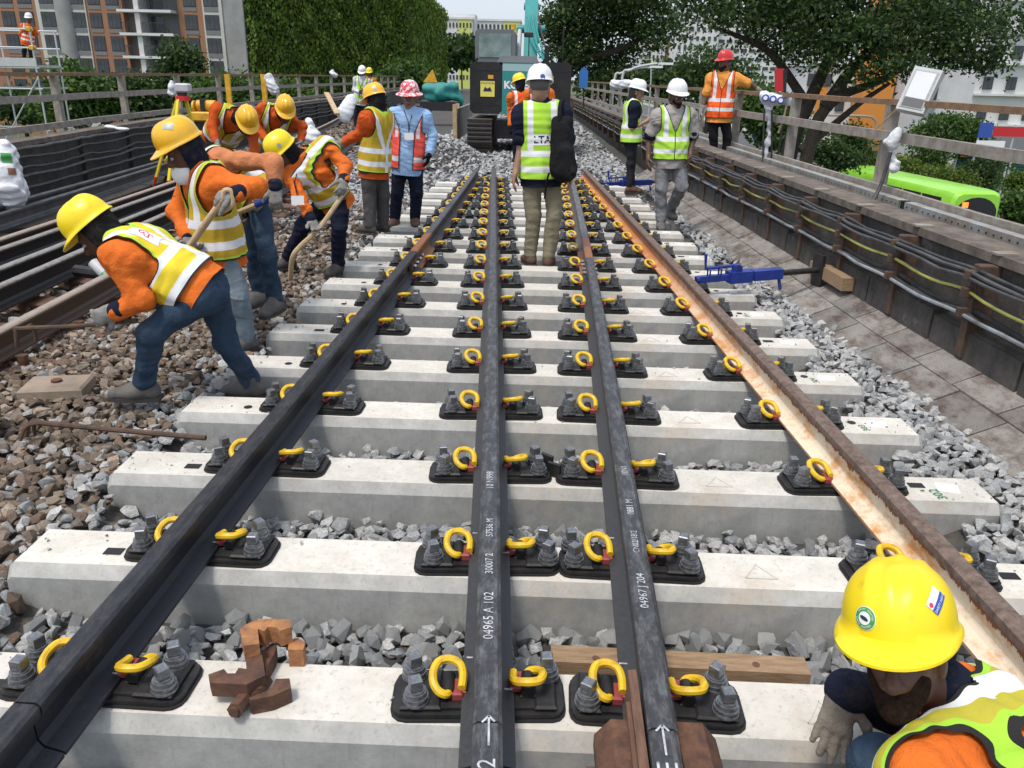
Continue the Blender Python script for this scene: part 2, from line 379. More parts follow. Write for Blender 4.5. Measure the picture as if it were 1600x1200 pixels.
put(scatter(-3.12, 2.5, 1.15, 7.5, .044, .037, okr, 0.0)); put(scatter(-3.12, 2.5, 1.15, 5.2, .10, .040, okr, .018))
put(scatter(-3.2, 2.4, 7.5, 13.4, .072, .05, okr, .0))
put(scatter(-4.2, 2.2, 13.4, 24, .105, .062, lambda x, y: x < WX(y)-.35, .0, .03)); put(scatter(-2.6, 2.2, 24, 38, .22, .11, lambda x, y: x < WX(y)-.3, 0, .04))
trk = scatter(-5.4, -3.1, 3.4, 13.4, .085, .05, lambda x, y: True, -.01); brown += trk; brown += scatter(-6.6, -4, 13.4, 30, .16, .08, lambda x, y: x > LX(y)+.3, 0, .03)
# grey stones sprinkled over the brown ones
for i in range(0, len(brown), 24): grey.append((*brown[i][:2], brown[i][2]+.012, brown[i][3]*.95)) if brown[i][1] < 7 else None
def apparent(p): return p[3]/math.sqrt(p[0]**2+p[1]**2+1.5)
def inframe(p):
    d = np.array(p[:3])-CP; z = d@_f; return abs(d@CR/z) < .64 and abs(d@CU/z) < .48
allst = sorted([(apparent(p), i, 0) for i, p in enumerate(grey) if p[1] < 5 and inframe(p)]+[(apparent(p), i, 1) for i, p in enumerate(brown) if p[1] < 5 and inframe(p)], reverse=True)[:300]
tk = [set(), set()]
SM = [[np_mesh('ballast_stone', V, F, m) for V, F in PRO] for m in (M_GREY, M_BROWN)]
for _, i, c in allst:
    tk[c].add(i); p = (grey, brown)[c][i]; o = link_mesh('stone', SM[c][rnd.randrange(len(PRO))], BED); o.location = p[:3]; o.rotation_euler = [rnd.uniform(0, 6.28) for _ in '123']; o.scale = (p[3],)*3
for c, (L, m) in enumerate(((grey, M_GREY), (brown, M_BROWN))):
    near = [p for i, p in enumerate(L) if i not in tk[c] and p[1] < 7.5]; far = [p for i, p in enumerate(L) if i not in tk[c] and p[1] >= 7.5]
    for nm, q, pr in ((('loose_grey_ballast', 'loose_brown_ballast')[c], near, PRO), (('distant_grey_ballast', 'distant_brown_ballast')[c], far, PROL)):
        if q: tag(link_mesh(nm, stones_mesh(nm, q, m, pr), BED), kind='stuff')
# ---------------------------------------------------------------- sleepers
def ordinal(k): return ['first', 'second', 'third', 'fourth', 'fifth', 'sixth', 'seventh', 'eighth', 'ninth', 'tenth', 'eleventh', 'twelfth', 'thirteenth', 'fourteenth', 'fifteenth', 'sixteenth', 'seventeenth', 'eighteenth', 'nineteenth', 'twentieth'][k]
for k in range(NSL):
    a, b = SLX(k); y = KY0+k*KS; root = thing('concrete_sleeper', f'pale concrete sleeper under the new rails, {ordinal(k)} counted from the squatting worker', 'sleeper', ((a+b)/2, y, 0), 'new concrete sleepers')
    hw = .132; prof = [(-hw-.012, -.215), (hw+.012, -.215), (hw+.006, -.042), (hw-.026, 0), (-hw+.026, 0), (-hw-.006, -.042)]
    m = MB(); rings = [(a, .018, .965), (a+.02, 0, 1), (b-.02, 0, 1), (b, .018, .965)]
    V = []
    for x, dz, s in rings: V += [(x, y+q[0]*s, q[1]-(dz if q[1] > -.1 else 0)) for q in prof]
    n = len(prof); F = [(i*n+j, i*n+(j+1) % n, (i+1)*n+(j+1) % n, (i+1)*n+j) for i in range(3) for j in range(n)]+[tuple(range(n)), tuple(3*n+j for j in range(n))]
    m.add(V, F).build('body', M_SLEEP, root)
    if k < 12:
        for sx, xs in ((1, (a+.33, a+.56)), (-1, (b-.30, b-.52))):
            for j, x in enumerate(xs):
                p = MB()
                if k in (0, 1, 2, 5, 9): p.box((x-.032, y-.02+.05*(j-.5)*sx, .0005), (x+.032, y+.02+.05*(j-.5)*sx, .003)); p.build('tar_patch', M_BLACK, root)
                else: p.cyl((x, y+.05*(j-.5)*sx), .021, -.01, .003, 14); p.build('lifting_plug', M_IRON, root)
        lab = MB(); lab.box((b-.22, y-.03, .0005), (b-.13, y+.05, .0025), rz=-.25); lab.build('paper_label', M_WHITE, root)
    if k < 10:
        tx, ty, a_ = (R3(y)+R4(y))/2-.05, y-.01, .055; tri = [(tx-a_, ty-.035), (tx+a_, ty-.035), (tx, ty+.05)]
        for i in range(3): MB().bar((*tri[i], .0008), (*tri[(i+1) % 3], .0008), .005, .002).build('cast_mark', M_SLEEP, root)
    if k == 2: text('painted_number', '302', .06, M_GREEN_INK, (b-.24, y-.05, .004), (-.15, .99, 0), (-.99, -.15, 0), root)
    elif k in (3, 4, 6): text('painted_number', str(300+k), .05, M_GREEN_INK, (b-.26, y-.04, .004), (-.15, .99, 0), (-.99, -.15, 0), root)
# grit and chips spilled on the sleeper tops
grit = []
for k in range(0, 11):
    a, b = SLX(k); y = KY0+k*KS
    for _ in range(34):
        x = rnd.choice([a+rnd.random()**2*.5, b-rnd.random()**2*.5, rnd.uniform(a, b)]); grit.append((x, y+rnd.uniform(-.10, .10), .004, rnd.choice([.004, .005, .006, .008, .012])))
tag(link_mesh('spilled_grit', stones_mesh('spilled_grit', grit, M_GREY, PROL), BED), kind='stuff')
# ---------------------------------------------------------------- rails
RP = [(-.070, 0), (.070, 0), (.070, .011), (.022, .026), (.009, .045), (.008, .112), (.033, .122), (.0355, .135), (.034, .150), (.024, .158), (-.024, .158), (-.034, .150), (-.0355, .135), (-.033, .122), (-.008, .112), (-.009, .045), (-.022, .026), (-.070, .011)]
RZ = .032
def rail(label, fx, y0, y1, m, z=RZ, group=None, n=None, wear=None):
    n = n or max(2, int((y1-y0)/.5)); root = thing('rail', label, 'rail', (fx(y0), y0, z-RZ), group)
    me = MB(); me.sweep(RP, [(fx(y), y, z) for y in np.linspace(y0, y1, n+1)]); me.build('rail_bar', m, root, True, angle=.5); return root
yj = PZ(755, 1128, .19)[1]
j1 = PZ(648, 392, .19)[1]; j3 = PZ(908, 402, .19)[1]
YE = 13.6
RA = rail('black new rail nearest the bending workers, running to a rusty joint', R1, yj+.003, j1-.003, M_RAILK)
RAF = rail('dark rail beyond the rusty joint, beside the man in a light blue shirt', R1, j1+.003, YE, M_RAILKF)
RB = rail('dark grey rail written 04965 A 102 in white along its head', R2, yj+.003, YE, M_RAILG)
RC = rail('dark rail written 04967 J 204, gripped by a rusty clamp', R3, yj+.004, j3-.003, M_RAILG)
RCF = rail('grey rail with rust brown end leading away past the man with the backpack', R3, j3+.003, YE, M_RAILGF)
RD = rail('cream and orange rusted rail with brown head beside the squatting worker', R4, .3, YE+.3, M_RAILC)
NA = rail('short end of black rail butting the rail along the bending workers', R1, .2, yj-.003, M_RAILK)
NBR = rail('short end of dark rail with a white chalk arrow, leading into 04965 A 102', R2, .2, yj-.003, M_RAILG)
NC = rail('short end of dark rail chalked with an arrow and SE, inside the rusty clamp', R3, .2, yj-.003, M_RAILG)
zt = RZ+.1585
def along(fx, y): d = np.array([fx(y+.1)-fx(y-.1), .2, 0]); d /= np.linalg.norm(d); return d, np.array([-d[1], d[0], 0])
for root, fx, px, s, t in ((RB, R2, (752, 960), .052, '04965 A 102'), (RB, R2, (752, 880), .044, '30007 2'), (RB, R2, (756, 824), .042, '57536 M'), (RB, R2, (757, 750), .05, '10 N998'), (NBR, R2, (750, 1165), .065, '\u2190 2'), (RC, R3, (996, 922), .046, '04967 J 204'), (RC, R3, (985, 846), .038, 'CN02/18/2'), (RC, R3, (977, 792), .045, '0881 M'), (RC, R3, (970, 735), .045, '10N1'), (NC, R3, (1027, 1180), .075, '\u2190 SE')):
    y = PZ(*px, zt)[1]; ex, ey = along(fx, y)
    if '\u2190' in t:
        a = MB(); c = np.array([fx(y), y+.05, zt+.001]); 
        for p, q in (((0, -.05), (0, .04)), ((0, .04), (-.016, .02)), ((0, .04), (.014, .022))):
            a.bar(c+ex*p[1]+ey*-p[0], c+ex*q[1]+ey*-q[0], .005, .0012)
        a.build('chalk_arrow', M_CHALK, root); t = t[2:]; y -= .05; s *= .9
        text('chalk_lettering', t, s, M_CHALK, (fx(y), y, zt+.001), ex, ey, root)
    else: text('marker_lettering', t, s*.78, M_CHALK, (fx(y), y, zt+.001), ex, ey, root)
# chalk ticks on the rail feet at each near sleeper
for root, fx in ((RA, R1), (RB, R2), (RC, R3)):
    for k in (0, 1):
        y = KY0+k*KS
        for sx in (-1, 1): MB().box((fx(y)+sx*.055-.012, y+(.10 if sx < 0 else -.02), RZ+.0165), (fx(y)+sx*.055+.012, y+(.105 if sx < 0 else -.015), RZ+.019)).build('chalk_tick', M_CHALK, root)
# fishplates at the rusty joints
for fx, y, l in ((R1, j1, 'rusty fishplate joining the black rail beside the bending workers'), (R3, j3, 'rusty fishplate joining the rail beside the man with the backpack')):
    t = thing('fishplate', l, 'fishplate', (fx(y), y, 0), 'fishplates on the rusty joints')
    for s in (-1, 1):
        MB().box((fx(y)+s*.022-.011, y-.3, RZ+.045), (fx(y)+s*.022+.011, y+.3, RZ+.108), bev=.004).build('plate', M_RUST, t)
        for d in (-.22, -.08, .08, .22): MB().tube([(fx(y)+s*.03, y+d, RZ+.077), (fx(y)+s*.062, y+d, RZ+.077)], .016, 6).build('bolt', M_BOLT, t)
# ---------------------------------------------------------------- rail fastenings
def rrect(hx, hy, c, n=3):
    P = []
    for sx, sy, a0 in ((1, 1, 0), (-1, 1, 90), (-1, -1, 180), (1, -1, 270)):
        for i in range(n+1): a = math.radians(a0+90*i/n); P.append((sx*(hx-c)+c*math.cos(a), sy*(hy-c)+c*math.sin(a)))
    return P
ME = {}
def plates(hl, hr):
    """rubber pad and base plate reaching hl to the left and hr to the right of the rail"""
    def sh(P): return [(x*(hr if x > 0 else hl)/.255, y) for x, y in P]
    m = MB(); m.poly(sh(rrect(.262, .092, .045)), .001, .007); a = m.mesh('pad', M_RUBBER)
    m = MB(); m.poly(sh(rrect(.255, .085, .04)), .007, .022); m.poly(sh(rrect(.2, .07, .01)), .022, .0315)
    for s, h in ((-1, hl), (1, hr)): m.box((min(s*.125, s*(h-.02)), -.075, .022), (max(s*.125, s*(h-.02)), .075, .038), bev=.006)
    return a, m.mesh('base_plate', M_IRON)
PL = {None: plates(.255, .255), 'r': plates(.255, .205), 'l': plates(.205, .255), 'r1': plates(.255, .238), 'l1': plates(.238, .255)}
m = MB()
for r, z0, z1 in ((.029, .0215, .034), (.025, .034, .039), (.012, 0, .0215)): m.cyl((0, 0), r, z0, z1, 14)
m.box((-.0165, -.0165, .039), (.0165, .0165, .073), bev=.003); ME['bolt'] = m.mesh('bolt', M_BOLT)
m = MB()
for r, z0, z1 in ((.036, 0, .006), (.031, .006, .0145), (.034, .0145, .0205)): m.cyl((0, 0), r, z0, z1, 14)
ME['washer'] = m.mesh('washer', M_BOLT)
cp = [(.034, -.040, .020), (.035, -.01, .026), (.034, .02, .036), (.024, .048, .05), (0, .060, .058), (-.024, .050, .056), (-.034, .022, .05), (-.036, -.008, .042), (-.032, -.036, .03), (-.02, -.056, .018), (-.005, -.060, .010), (.002, -.048, .006), (.002, -.02, .004)]
def smooth_pts(P, n):
    P = np.array(P, float); out = []
    for i in range(len(P)-1):
        p0, p1, p2, p3 = P[max(i-1, 0)], P[i], P[i+1], P[min(i+2, len(P)-1)]
        for t in np.linspace(0, 1, n, endpoint=False): out.append(.5*((2*p1)+(-p0+p2)*t+(2*p0-5*p1+4*p2-p3)*t*t+(-p0+3*p1-3*p2+p3)*t**3))
    return out+[P[-1]]
m = MB(); m.tube([(x*1.14, y*.76, z*.86+.046) for x, y, z in smooth_pts(cp, 3)], .0118, 8); ME['clip'] = m.mesh('spring_clip', M_CLIP, True)
m = MB(); m.box((-.026, -.038, .02), (.022, .034, .044), bev=.008); m.tube([(0, -.036, .048), (0, .034, .048)], .0185, 12); m.tube([(0, -.04, .048), (0, -.036, .048)], .012, 10); ME['shoulder'] = m.mesh('shoulder', M_IRON, True)
m = MB(); m.box((.014, -.034, .036), (.05, .02, .054), bev=.004); m.box((.012, -.046, .03), (.04, -.026, .056), bev=.004); ME['ins'] = m.mesh('insulator', M_INS)
def fast(label, group, var=None):
    r = thing('rail_fastening', label, 'rail fastening', (0, 0, 0), group)
    link_mesh('rubber_pad', PL[var][0], r); link_mesh('base_plate', PL[var][1], r)
    for s in (-1, 1):
        rot = 0 if s < 0 else math.pi
        for nm, key in (('spring_clip', 'clip'), ('shoulder', 'shoulder'), ('insulator', 'ins')):
            o = link_mesh(nm, ME[key], r); o.location = (s*.108, .0, 0); o.rotation_euler = (0, 0, rot+(rnd.uniform(-.07, .07) if key == 'clip' else 0))
        for d in (-.047, .047):
            if (var == 'r' and s > 0 and d < 0) or (var == 'l' and s < 0 and d > 0): continue
            bx = .168 if (var, s) in (('r', 1), ('l', -1)) else .198
            o = link_mesh('bolt', ME['bolt'], r); o.location = (s*(bx-.006*d/.047*s), d, .037); o.rotation_euler = (0, 0, rnd.uniform(0, 1.5)); link_mesh('washer', ME['washer'], o)
    return r
rails4 = ((R1, 'black rail by the bending workers'), (R2, 'dark grey rail written 04965 A 102'), (R3, 'dark rail written 04967 J 204'), (R4, 'cream and orange rusted rail'))
proto = None
for k in range(NSL):
    y = KY0+k*KS
    for fx, nm in rails4:
        lab = f'yellow-clipped fastening on the {ordinal(k)} sleeper, holding the {nm}'
        var = {(0, R2): 'r', (0, R3): 'l', (1, R2): 'r1', (1, R3): 'l1'}.get((k, fx))
        r = fast(lab, 'rail fastenings with yellow clips', var)
        r.location = (fx(y), y, 0); r.rotation_euler = (0, 0, math.atan2(-(fx(y+.3)-fx(y-.3)), .6))
# ================================================================ parapets, walkways, railings, cables
def m_wall():
    b = NB('sooty_concrete'); v = b.co(); n = b.noise(3, 6, .75, v); st = b.noise(4, 6, .85, b.co((1.5, 1.5, .9)), .4)
    c = b.mix(b.ramp(st, [(.35, 0.), (.7, 1.)]), (.035, .032, .03), (.10, .09, .08))
    c = b.mix(b.ramp(n, [(.6, 0.), (.72, .7)]), c, (.24, .22, .20)); b.col(c); b.rough(.95); b.bump(b.noise(50, 6, .8, v), .5, .008); return b.m
M_WALL = m_wall()
M_CAP = mat('weathered_cap_concrete', (.19, .155, .125), (.075, .062, .052), 7, .95, bump=.5, bscale=50, bdist=.008)
def m_slab():
    b = NB('stained_slab'); v = b.co(); st = b.noise(3.2, 6, .8, b.co((1.7, .9, 1)))
    c = b.mix(b.ramp(b.noise(4, 6, .75, v), [(.3, 0.), (.7, 1.)]), (.29, .27, .245), (.18, .165, .15))
    c = b.mix(b.ramp(st, [(.44, 0.), (.62, .9)]), c, (.085, .058, .045)); oi = b.n('ShaderNodeObjectInfo')
    c = b.mix(1., c, b.math('MULTIPLY_ADD', oi.outputs['Random'], .4, .78), 'MULTIPLY'); b.col(c); b.rough(.92); b.bump(b.noise(60, 6, .8, v), .5, .006); return b.m
M_SLAB = m_slab()
M_BRK = mat('rusty_bracket', (.115, .065, .042), (.05, .034, .026), 14, .85, 0, .4, 80, .004)
M_CAB = mat('black_cable', (.022, .022, .023), (.06, .06, .058), 9, .55, spec=.4)
M_CABG = mat('grey_cable', (.085, .087, .09), (.035, .035, .035), 6, .55)
M_CABY = mat('yellow_green_cable', (.52, .47, .10), (.16, .19, .05), 3, .5)
M_CABW = mat('pale_conduit', (.30, .33, .36), (.09, .09, .095), 3, .5)
M_RLW = mat('weathered_railing', (.33, .30, .265), (.20, .17, .14), 9, .9, bump=.35, bscale=40, stretch=(1, 1, 1))
M_RLB = mat('brown_top_rail', (.27, .16, .085), (.15, .09, .055), 12, .85, bump=.35)
M_GALV = mat('galvanised_steel', (.42, .45, .45), (.30, .24, .18), 7, .5, .4, .15, 60)
def offs(fx, d): return lambda y: fx(y)+d
def wall_strip(mbx, fx, y0, y1, d0, d1, z0, z1, step=1.0):
    ys = np.arange(y0, y1+.01, step)
    prof = [(0, 0), (1, 0), (1, 1), (0, 1)]
    V = [(fx(y)+(d1 if a else d0), y, z1 if c else z0) for y in ys for a, c in prof]
    F = [(i*4+j, i*4+(j+1) % 4, (i+1)*4+(j+1) % 4, (i+1)*4+j) for i in range(len(ys)-1) for j in range(4)]+[(3, 2, 1, 0), tuple((len(ys)-1)*4+j for j in range(4))]
    return mbx.add(V, F)
# --- right parapet
PR = thing('parapet_wall', 'sooty concrete parapet wall carrying cables beside the grey ballast', 'wall', (WX(3), 3, 0))
wall_strip(MB(), WX, 1, 110, .03, .24, -.42, .66, 1).build('wall_body', M_WALL, PR)
wall_strip(MB(), WX, 1, 110, .0, .27, .66, .715, 1).build('coping', M_CAP, PR)
y = 2.2; i = 0
while y < 16:
    L = .92; h = .30+.02*math.sin(i*2.3)
    m = MB(); a, b = y+.012, y+L-.012
    m.add([(WX(a)-.085, a, -.1), (WX(b)-.085, b, -.1), (WX(b)+.03, b, -.1), (WX(a)+.03, a, -.1), (WX(a)-.075, a, h-.025), (WX(b)-.075, b, h-.025), (WX(b)+.03, b, h), (WX(a)+.03, a, h)], [(3, 2, 1, 0), (4, 5, 6, 7), (0, 1, 5, 4), (1, 2, 6, 5), (2, 3, 7, 6), (3, 0, 4, 7)])
    m.build('kerb_block', M_WALL, PR); y += L; i += 1
br_y = list(np.arange(2.75, 15, .92))+list(np.arange(15, 40, 1.6))
for y in br_y:
    MB().box((WX(y)-.095, y-.035, .10), (WX(y)+.03, y+.035, .655), bev=.006).build('cable_bracket', M_BRK, PR)
    if y < 15: MB().box((WX(y)-.02, y-.04, .716), (WX(y)+.10, y+.04, .728)).build('bracket_cap', M_RLW, PR)
    for z in (.595, .495, .375):
        MB().box((WX(y)-.15, y-.022, z-.03), (WX(y)-.096, y+.022, z+.028), bev=.005).build('cable_clamp', M_BRK, PR)
def cable(label, fx, d, z, r, m, sag=.03, y0=1.2, y1=38, grp=None, seed=0, cat='cable', ydens=.23, brs=br_y, wob=.006):
    rr = random.Random(seed); ys = np.arange(y0, y1, ydens); bs = np.array(brs); pts = []
    sg = {i: rr.uniform(.4, 1.2) for i in range(-1, len(bs)+1)}
    for y in ys:
        i = int(np.searchsorted(bs, y))-1
        t = 0 if i < 0 or i >= len(bs)-1 else (y-bs[i])/(bs[i+1]-bs[i])
        pts.append((fx(y)+d+rr.uniform(-1, 1)*wob, y, z-sag*4*t*(1-t)*sg[i]+rr.uniform(-1, 1)*wob))
    o = MB().tube(smooth_pts(pts, 2), r, 7).build('cable', m, None, True); o.location = (0, 0, 0)
    return tag(o, label, cat, grp)
g = 'cables clamped along the right parapet'
for j, (d, z, r, m, lb) in enumerate(((-.075, .625, .0125, M_CAB, 'thick black cable'), (-.105, .612, .0115, M_CABG, 'grey cable'), (-.09, .59, .0105, M_CAB, 'thin black cable'), (-.12, .585, .010, M_CABG, 'thin grey cable'))):
    cable(f'{lb} in the top bundle along the right parapet wall', WX, d-.02, z, r, m, .02, grp=g, seed=j)
cable('yellow and green striped cable in the middle clamps of the right parapet wall', WX, -.115, .503, .0095, M_CABY, .03, grp=g, seed=11)
cable('grey cable beside the yellow one on the right parapet wall', WX, -.085, .488, .014, M_CABG, .03, grp=g, seed=12)
for j, (d, z, r, m, lb) in enumerate(((-.075, .40, .015, M_CAB, 'thick black cable'), (-.10, .375, .014, M_CAB, 'slack black cable'), (-.12, .36, .012, M_CABW, 'pale grey conduit'))):
    cable(f'{lb} in the lowest clamps along the right parapet wall', WX, d, z, r, m, (.03, .04, .012)[j], grp=g, seed=20+j)
# sloping slabs between ballast and wall
SP = tag(link_mesh('slope_bedding', None) if False else wall_strip(MB(), WX, 1, 40, -.5, .02, -.42, -.105, 1).build('slope_bedding', M_BED), kind='structure')
y = 1.6; i = 0
while y < 15:
    L = .44
    for row, (u0, u1) in enumerate(((-.47, -.245), (-.235, -.035))):
        a, b = y+.006+.1*row, y+L-.006+.1*row; zz = lambda u: -.085+(u+.47)*.44+rnd.uniform(-.004, .004)
        z00, z10, z01, z11 = zz(u0), zz(u1), zz(u0), zz(u1)
        V = [(WX(a)+u0, a, z00-.05), (WX(a)+u1, a, z10-.05), (WX(b)+u1, b, z11-.05), (WX(b)+u0, b, z01-.05), (WX(a)+u0, a, z00), (WX(a)+u1, a, z10), (WX(b)+u1, b, z11), (WX(b)+u0, b, z01)]
        MB().add(V, [(3, 2, 1, 0), (4, 5, 6, 7), (0, 1, 5, 4), (1, 2, 6, 5), (2, 3, 7, 6), (3, 0, 4, 7)]).build('slab', M_SLAB, SP)
    y += L; i += 1
# walkway outside the wall, perforated trays, railing
tag(wall_strip(MB(), WX, 1, 110, .25, 1.2, -.6, .40, 1).build('walkway', M_CAP), kind='structure')
for j, (y0, y1, z0, lb) in enumerate(((3.2, 6.9, .57, 'near length of perforated galvanised cable tray on the walkway'), (7.0, 16.5, .57, 'long perforated galvanised cable tray on the walkway by the orange vest'), )):
    t = thing('cable_tray', lb, 'cable tray', (WX(y0)+.6, y0, .4))
    for q, (zz, dd) in enumerate(((.405, .0), (.55, .05))):
        ys = np.linspace(y0, y1, 8); prof = [(0, 0), (.09, 0), (.09, .01), (.01, .01), (.01, .13), (.09, .13), (.09, .14), (0, .14)]
        mm = MB(); V = [(WX(y)+.52+dd+p[0], y, zz+p[1]) for y in ys for p in prof]; n = 8
        mm.add(V, [(i*n+k, i*n+(k+1) % n, (i+1)*n+(k+1) % n, (i+1)*n+k) for i in range(7) for k in range(n)]).build('channel', M_GALV, t)
        hm = MB()
        for y in np.arange(y0+.05, min(y1, 12)-.03, .09):
            for dz in (.035, .105): hm.box((WX(y)+.5175+dd, y-.009, zz+dz-.006), (WX(y)+.5195+dd, y+.009, zz+dz+.006))
        tag(hm.build('perforations', M_BLACK, t), kind='stuff')
def railing(name, label, fx, posts, y0, y1, rails, pw=.09, mpost=None):
    t = thing(name, label, 'railing', (fx(y0), y0, .4))
    for y in posts: MB().box((fx(y)-pw/2, y-pw/2, .38), (fx(y)+pw/2, y+pw/2, rails[-1][0]-.02), bev=.008).build('post', mpost or M_RLW, t)
    for z, h, w_, m, nm, d in rails:
        ys = np.arange(y0, y1, 1.5); mm = MB(); prof = [(-w_/2, -h/2), (w_/2, -h/2), (w_/2, h/2), (-w_/2, h/2)]
        mm.sweep(prof, [(fx(y)+d, y, z+.004*math.sin(y*2)) for y in ys]); mm.build(nm, m, t)
    return t
RXR = offs(WX, .78)
railing('walkway_railing', 'weathered grey railing with brown top rail along the street side walkway', RXR, list(np.arange(2.75, 40, 2.57)), 1.5, 60, ((.70, .075, .045, M_RLW, 'bottom_rail', -.07), (1.165, .085, .05, M_RLW, 'middle_rail', -.07), (1.455, .05, .10, M_RLB, 'top_rail', 0)), .10)
# --- left parapet, cables, railing
PLW = thing('parapet_wall', 'black sooted concrete parapet with drooping cables behind the stored rails', 'wall', (LX(9), 9, 0))
wall_strip(MB(), LX, 1, 110, -.24, -.03, -.42, .68, 1).build('wall_body', M_WALL, PLW)
wall_strip(MB(), LX, 1, 110, -.27, .0, .68, .74, 1).build('coping', M_CAP, PLW)
bl_y = list(np.arange(6, 22, 1.9))+list(np.arange(22, 45, 2))
for y in bl_y: MB().box((LX(y)-.03, y-.025, .0), (LX(y)+.03, y+.025, .66)).build('cable_bracket', M_WALL, PLW)
for j, (d, z, r, m, lb, sg) in enumerate(((.06, .67, .02, M_CABG, 'grey cable along the coping of the left parapet', .012), (.07, .58, .017, M_CAB, 'black cable sagging under the coping of the left parapet', .035), (.09, .46, .016, M_CAB, 'slack black cable looping halfway up the left parapet', .06), (.08, .36, .022, M_CABG, 'thick grey cable across the middle of the left parapet', .03), (.10, .22, .024, M_CAB, 'thickest black cable low on the left parapet', .015))):
    cable(lb, LX, d, z, r, m, sg, 4, 45, 'cables on the left parapet', 40+j, brs=bl_y)
RXL = offs(LX, -.55)
railing('walkway_railing', 'grey railing with thin posts behind the bending workers and the left parapet', RXL, list(np.arange(9.8, 60, 2.6)), 6, 70, ((.80, .09, .05, M_RLW, 'bottom_rail', .06), (1.18, .09, .05, M_RLW, 'middle_rail', .06), (1.50, .05, .09, M_RLB, 'top_rail', 0)), .10)
tag(wall_strip(MB(), LX, 1, 110, -1.1, -.27, -.6, .42, 1).build('walkway', M_CAP), kind='structure')
# --- rails of the other track and stored rails
def fl(a, b):
    s = (b[0]-a[0])/(b[1]-a[1]); return lambda y: a[0]+(y-a[1])*s+(-.0022*(y-a[1])**2 if y > a[1] else 0)
lr = (('A', (-3.15, 4.43), (-3.23, 5.93), M_RAILB, 0, 'old rail with shiny brown head beside the bending workers'), ('E', (-4.83, 7.04), (-5.03, 11.03), M_RAILB, 0, 'old brown rail between the stored black rails and the parapet'),
      ('B', (-3.80, 5.44), (-4.01, 8.73), M_RAILL, 0, 'stored dark rail next to the old rail by the bending workers'), ('C', (-4.13, 5.95), (-4.31, 9.4), M_RAILL, 0, 'stored dark rail lying in the middle of the old track'), ('D', (-4.57, 6.64), (-4.74, 10.35), M_RAILL, 0, 'stored dark rail hard against the old brown rail'),
      ('F', (-5.58, 8.21), (-6.04, 13.18), M_CABG, .02, 'grey steel rail lying outside the old track'), ('G', (-5.78, 8.69), (-6.14, 13.56), M_CABG, .06, 'grey steel rail lying against the left parapet'))
LR = {}
for n, a, b, m, dz, lb in lr:
    LR[n] = fl(a, b); rail(lb, LR[n], 2.0, {'A': 42, 'E': 42}.get(n, 17), m, -.01+dz, 'rails on the left track', 24)
for y in np.arange(2.3, 22, .7):     # old timber sleepers, half buried
    t = thing('old_sleeper', 'old dark timber sleeper buried to its top under the left track', 'sleeper', ((LR['A'](y)+LR['E'](y))/2, y, -.1), 'old sleepers of the left track')
    MB().box((LR['E'](y)-.35, y-.12, -.26), (LR['A'](y)+.4, y+.12, -.062), bev=.01).build('timber', M_DWOOD, t)
    if y < 12:
        for n in 'AE':
            for s in (-1, 1): MB().cyl((LR[n](y)+s*.12, y), .03, -.07, .0, 8).build('screw', M_RUST, t)
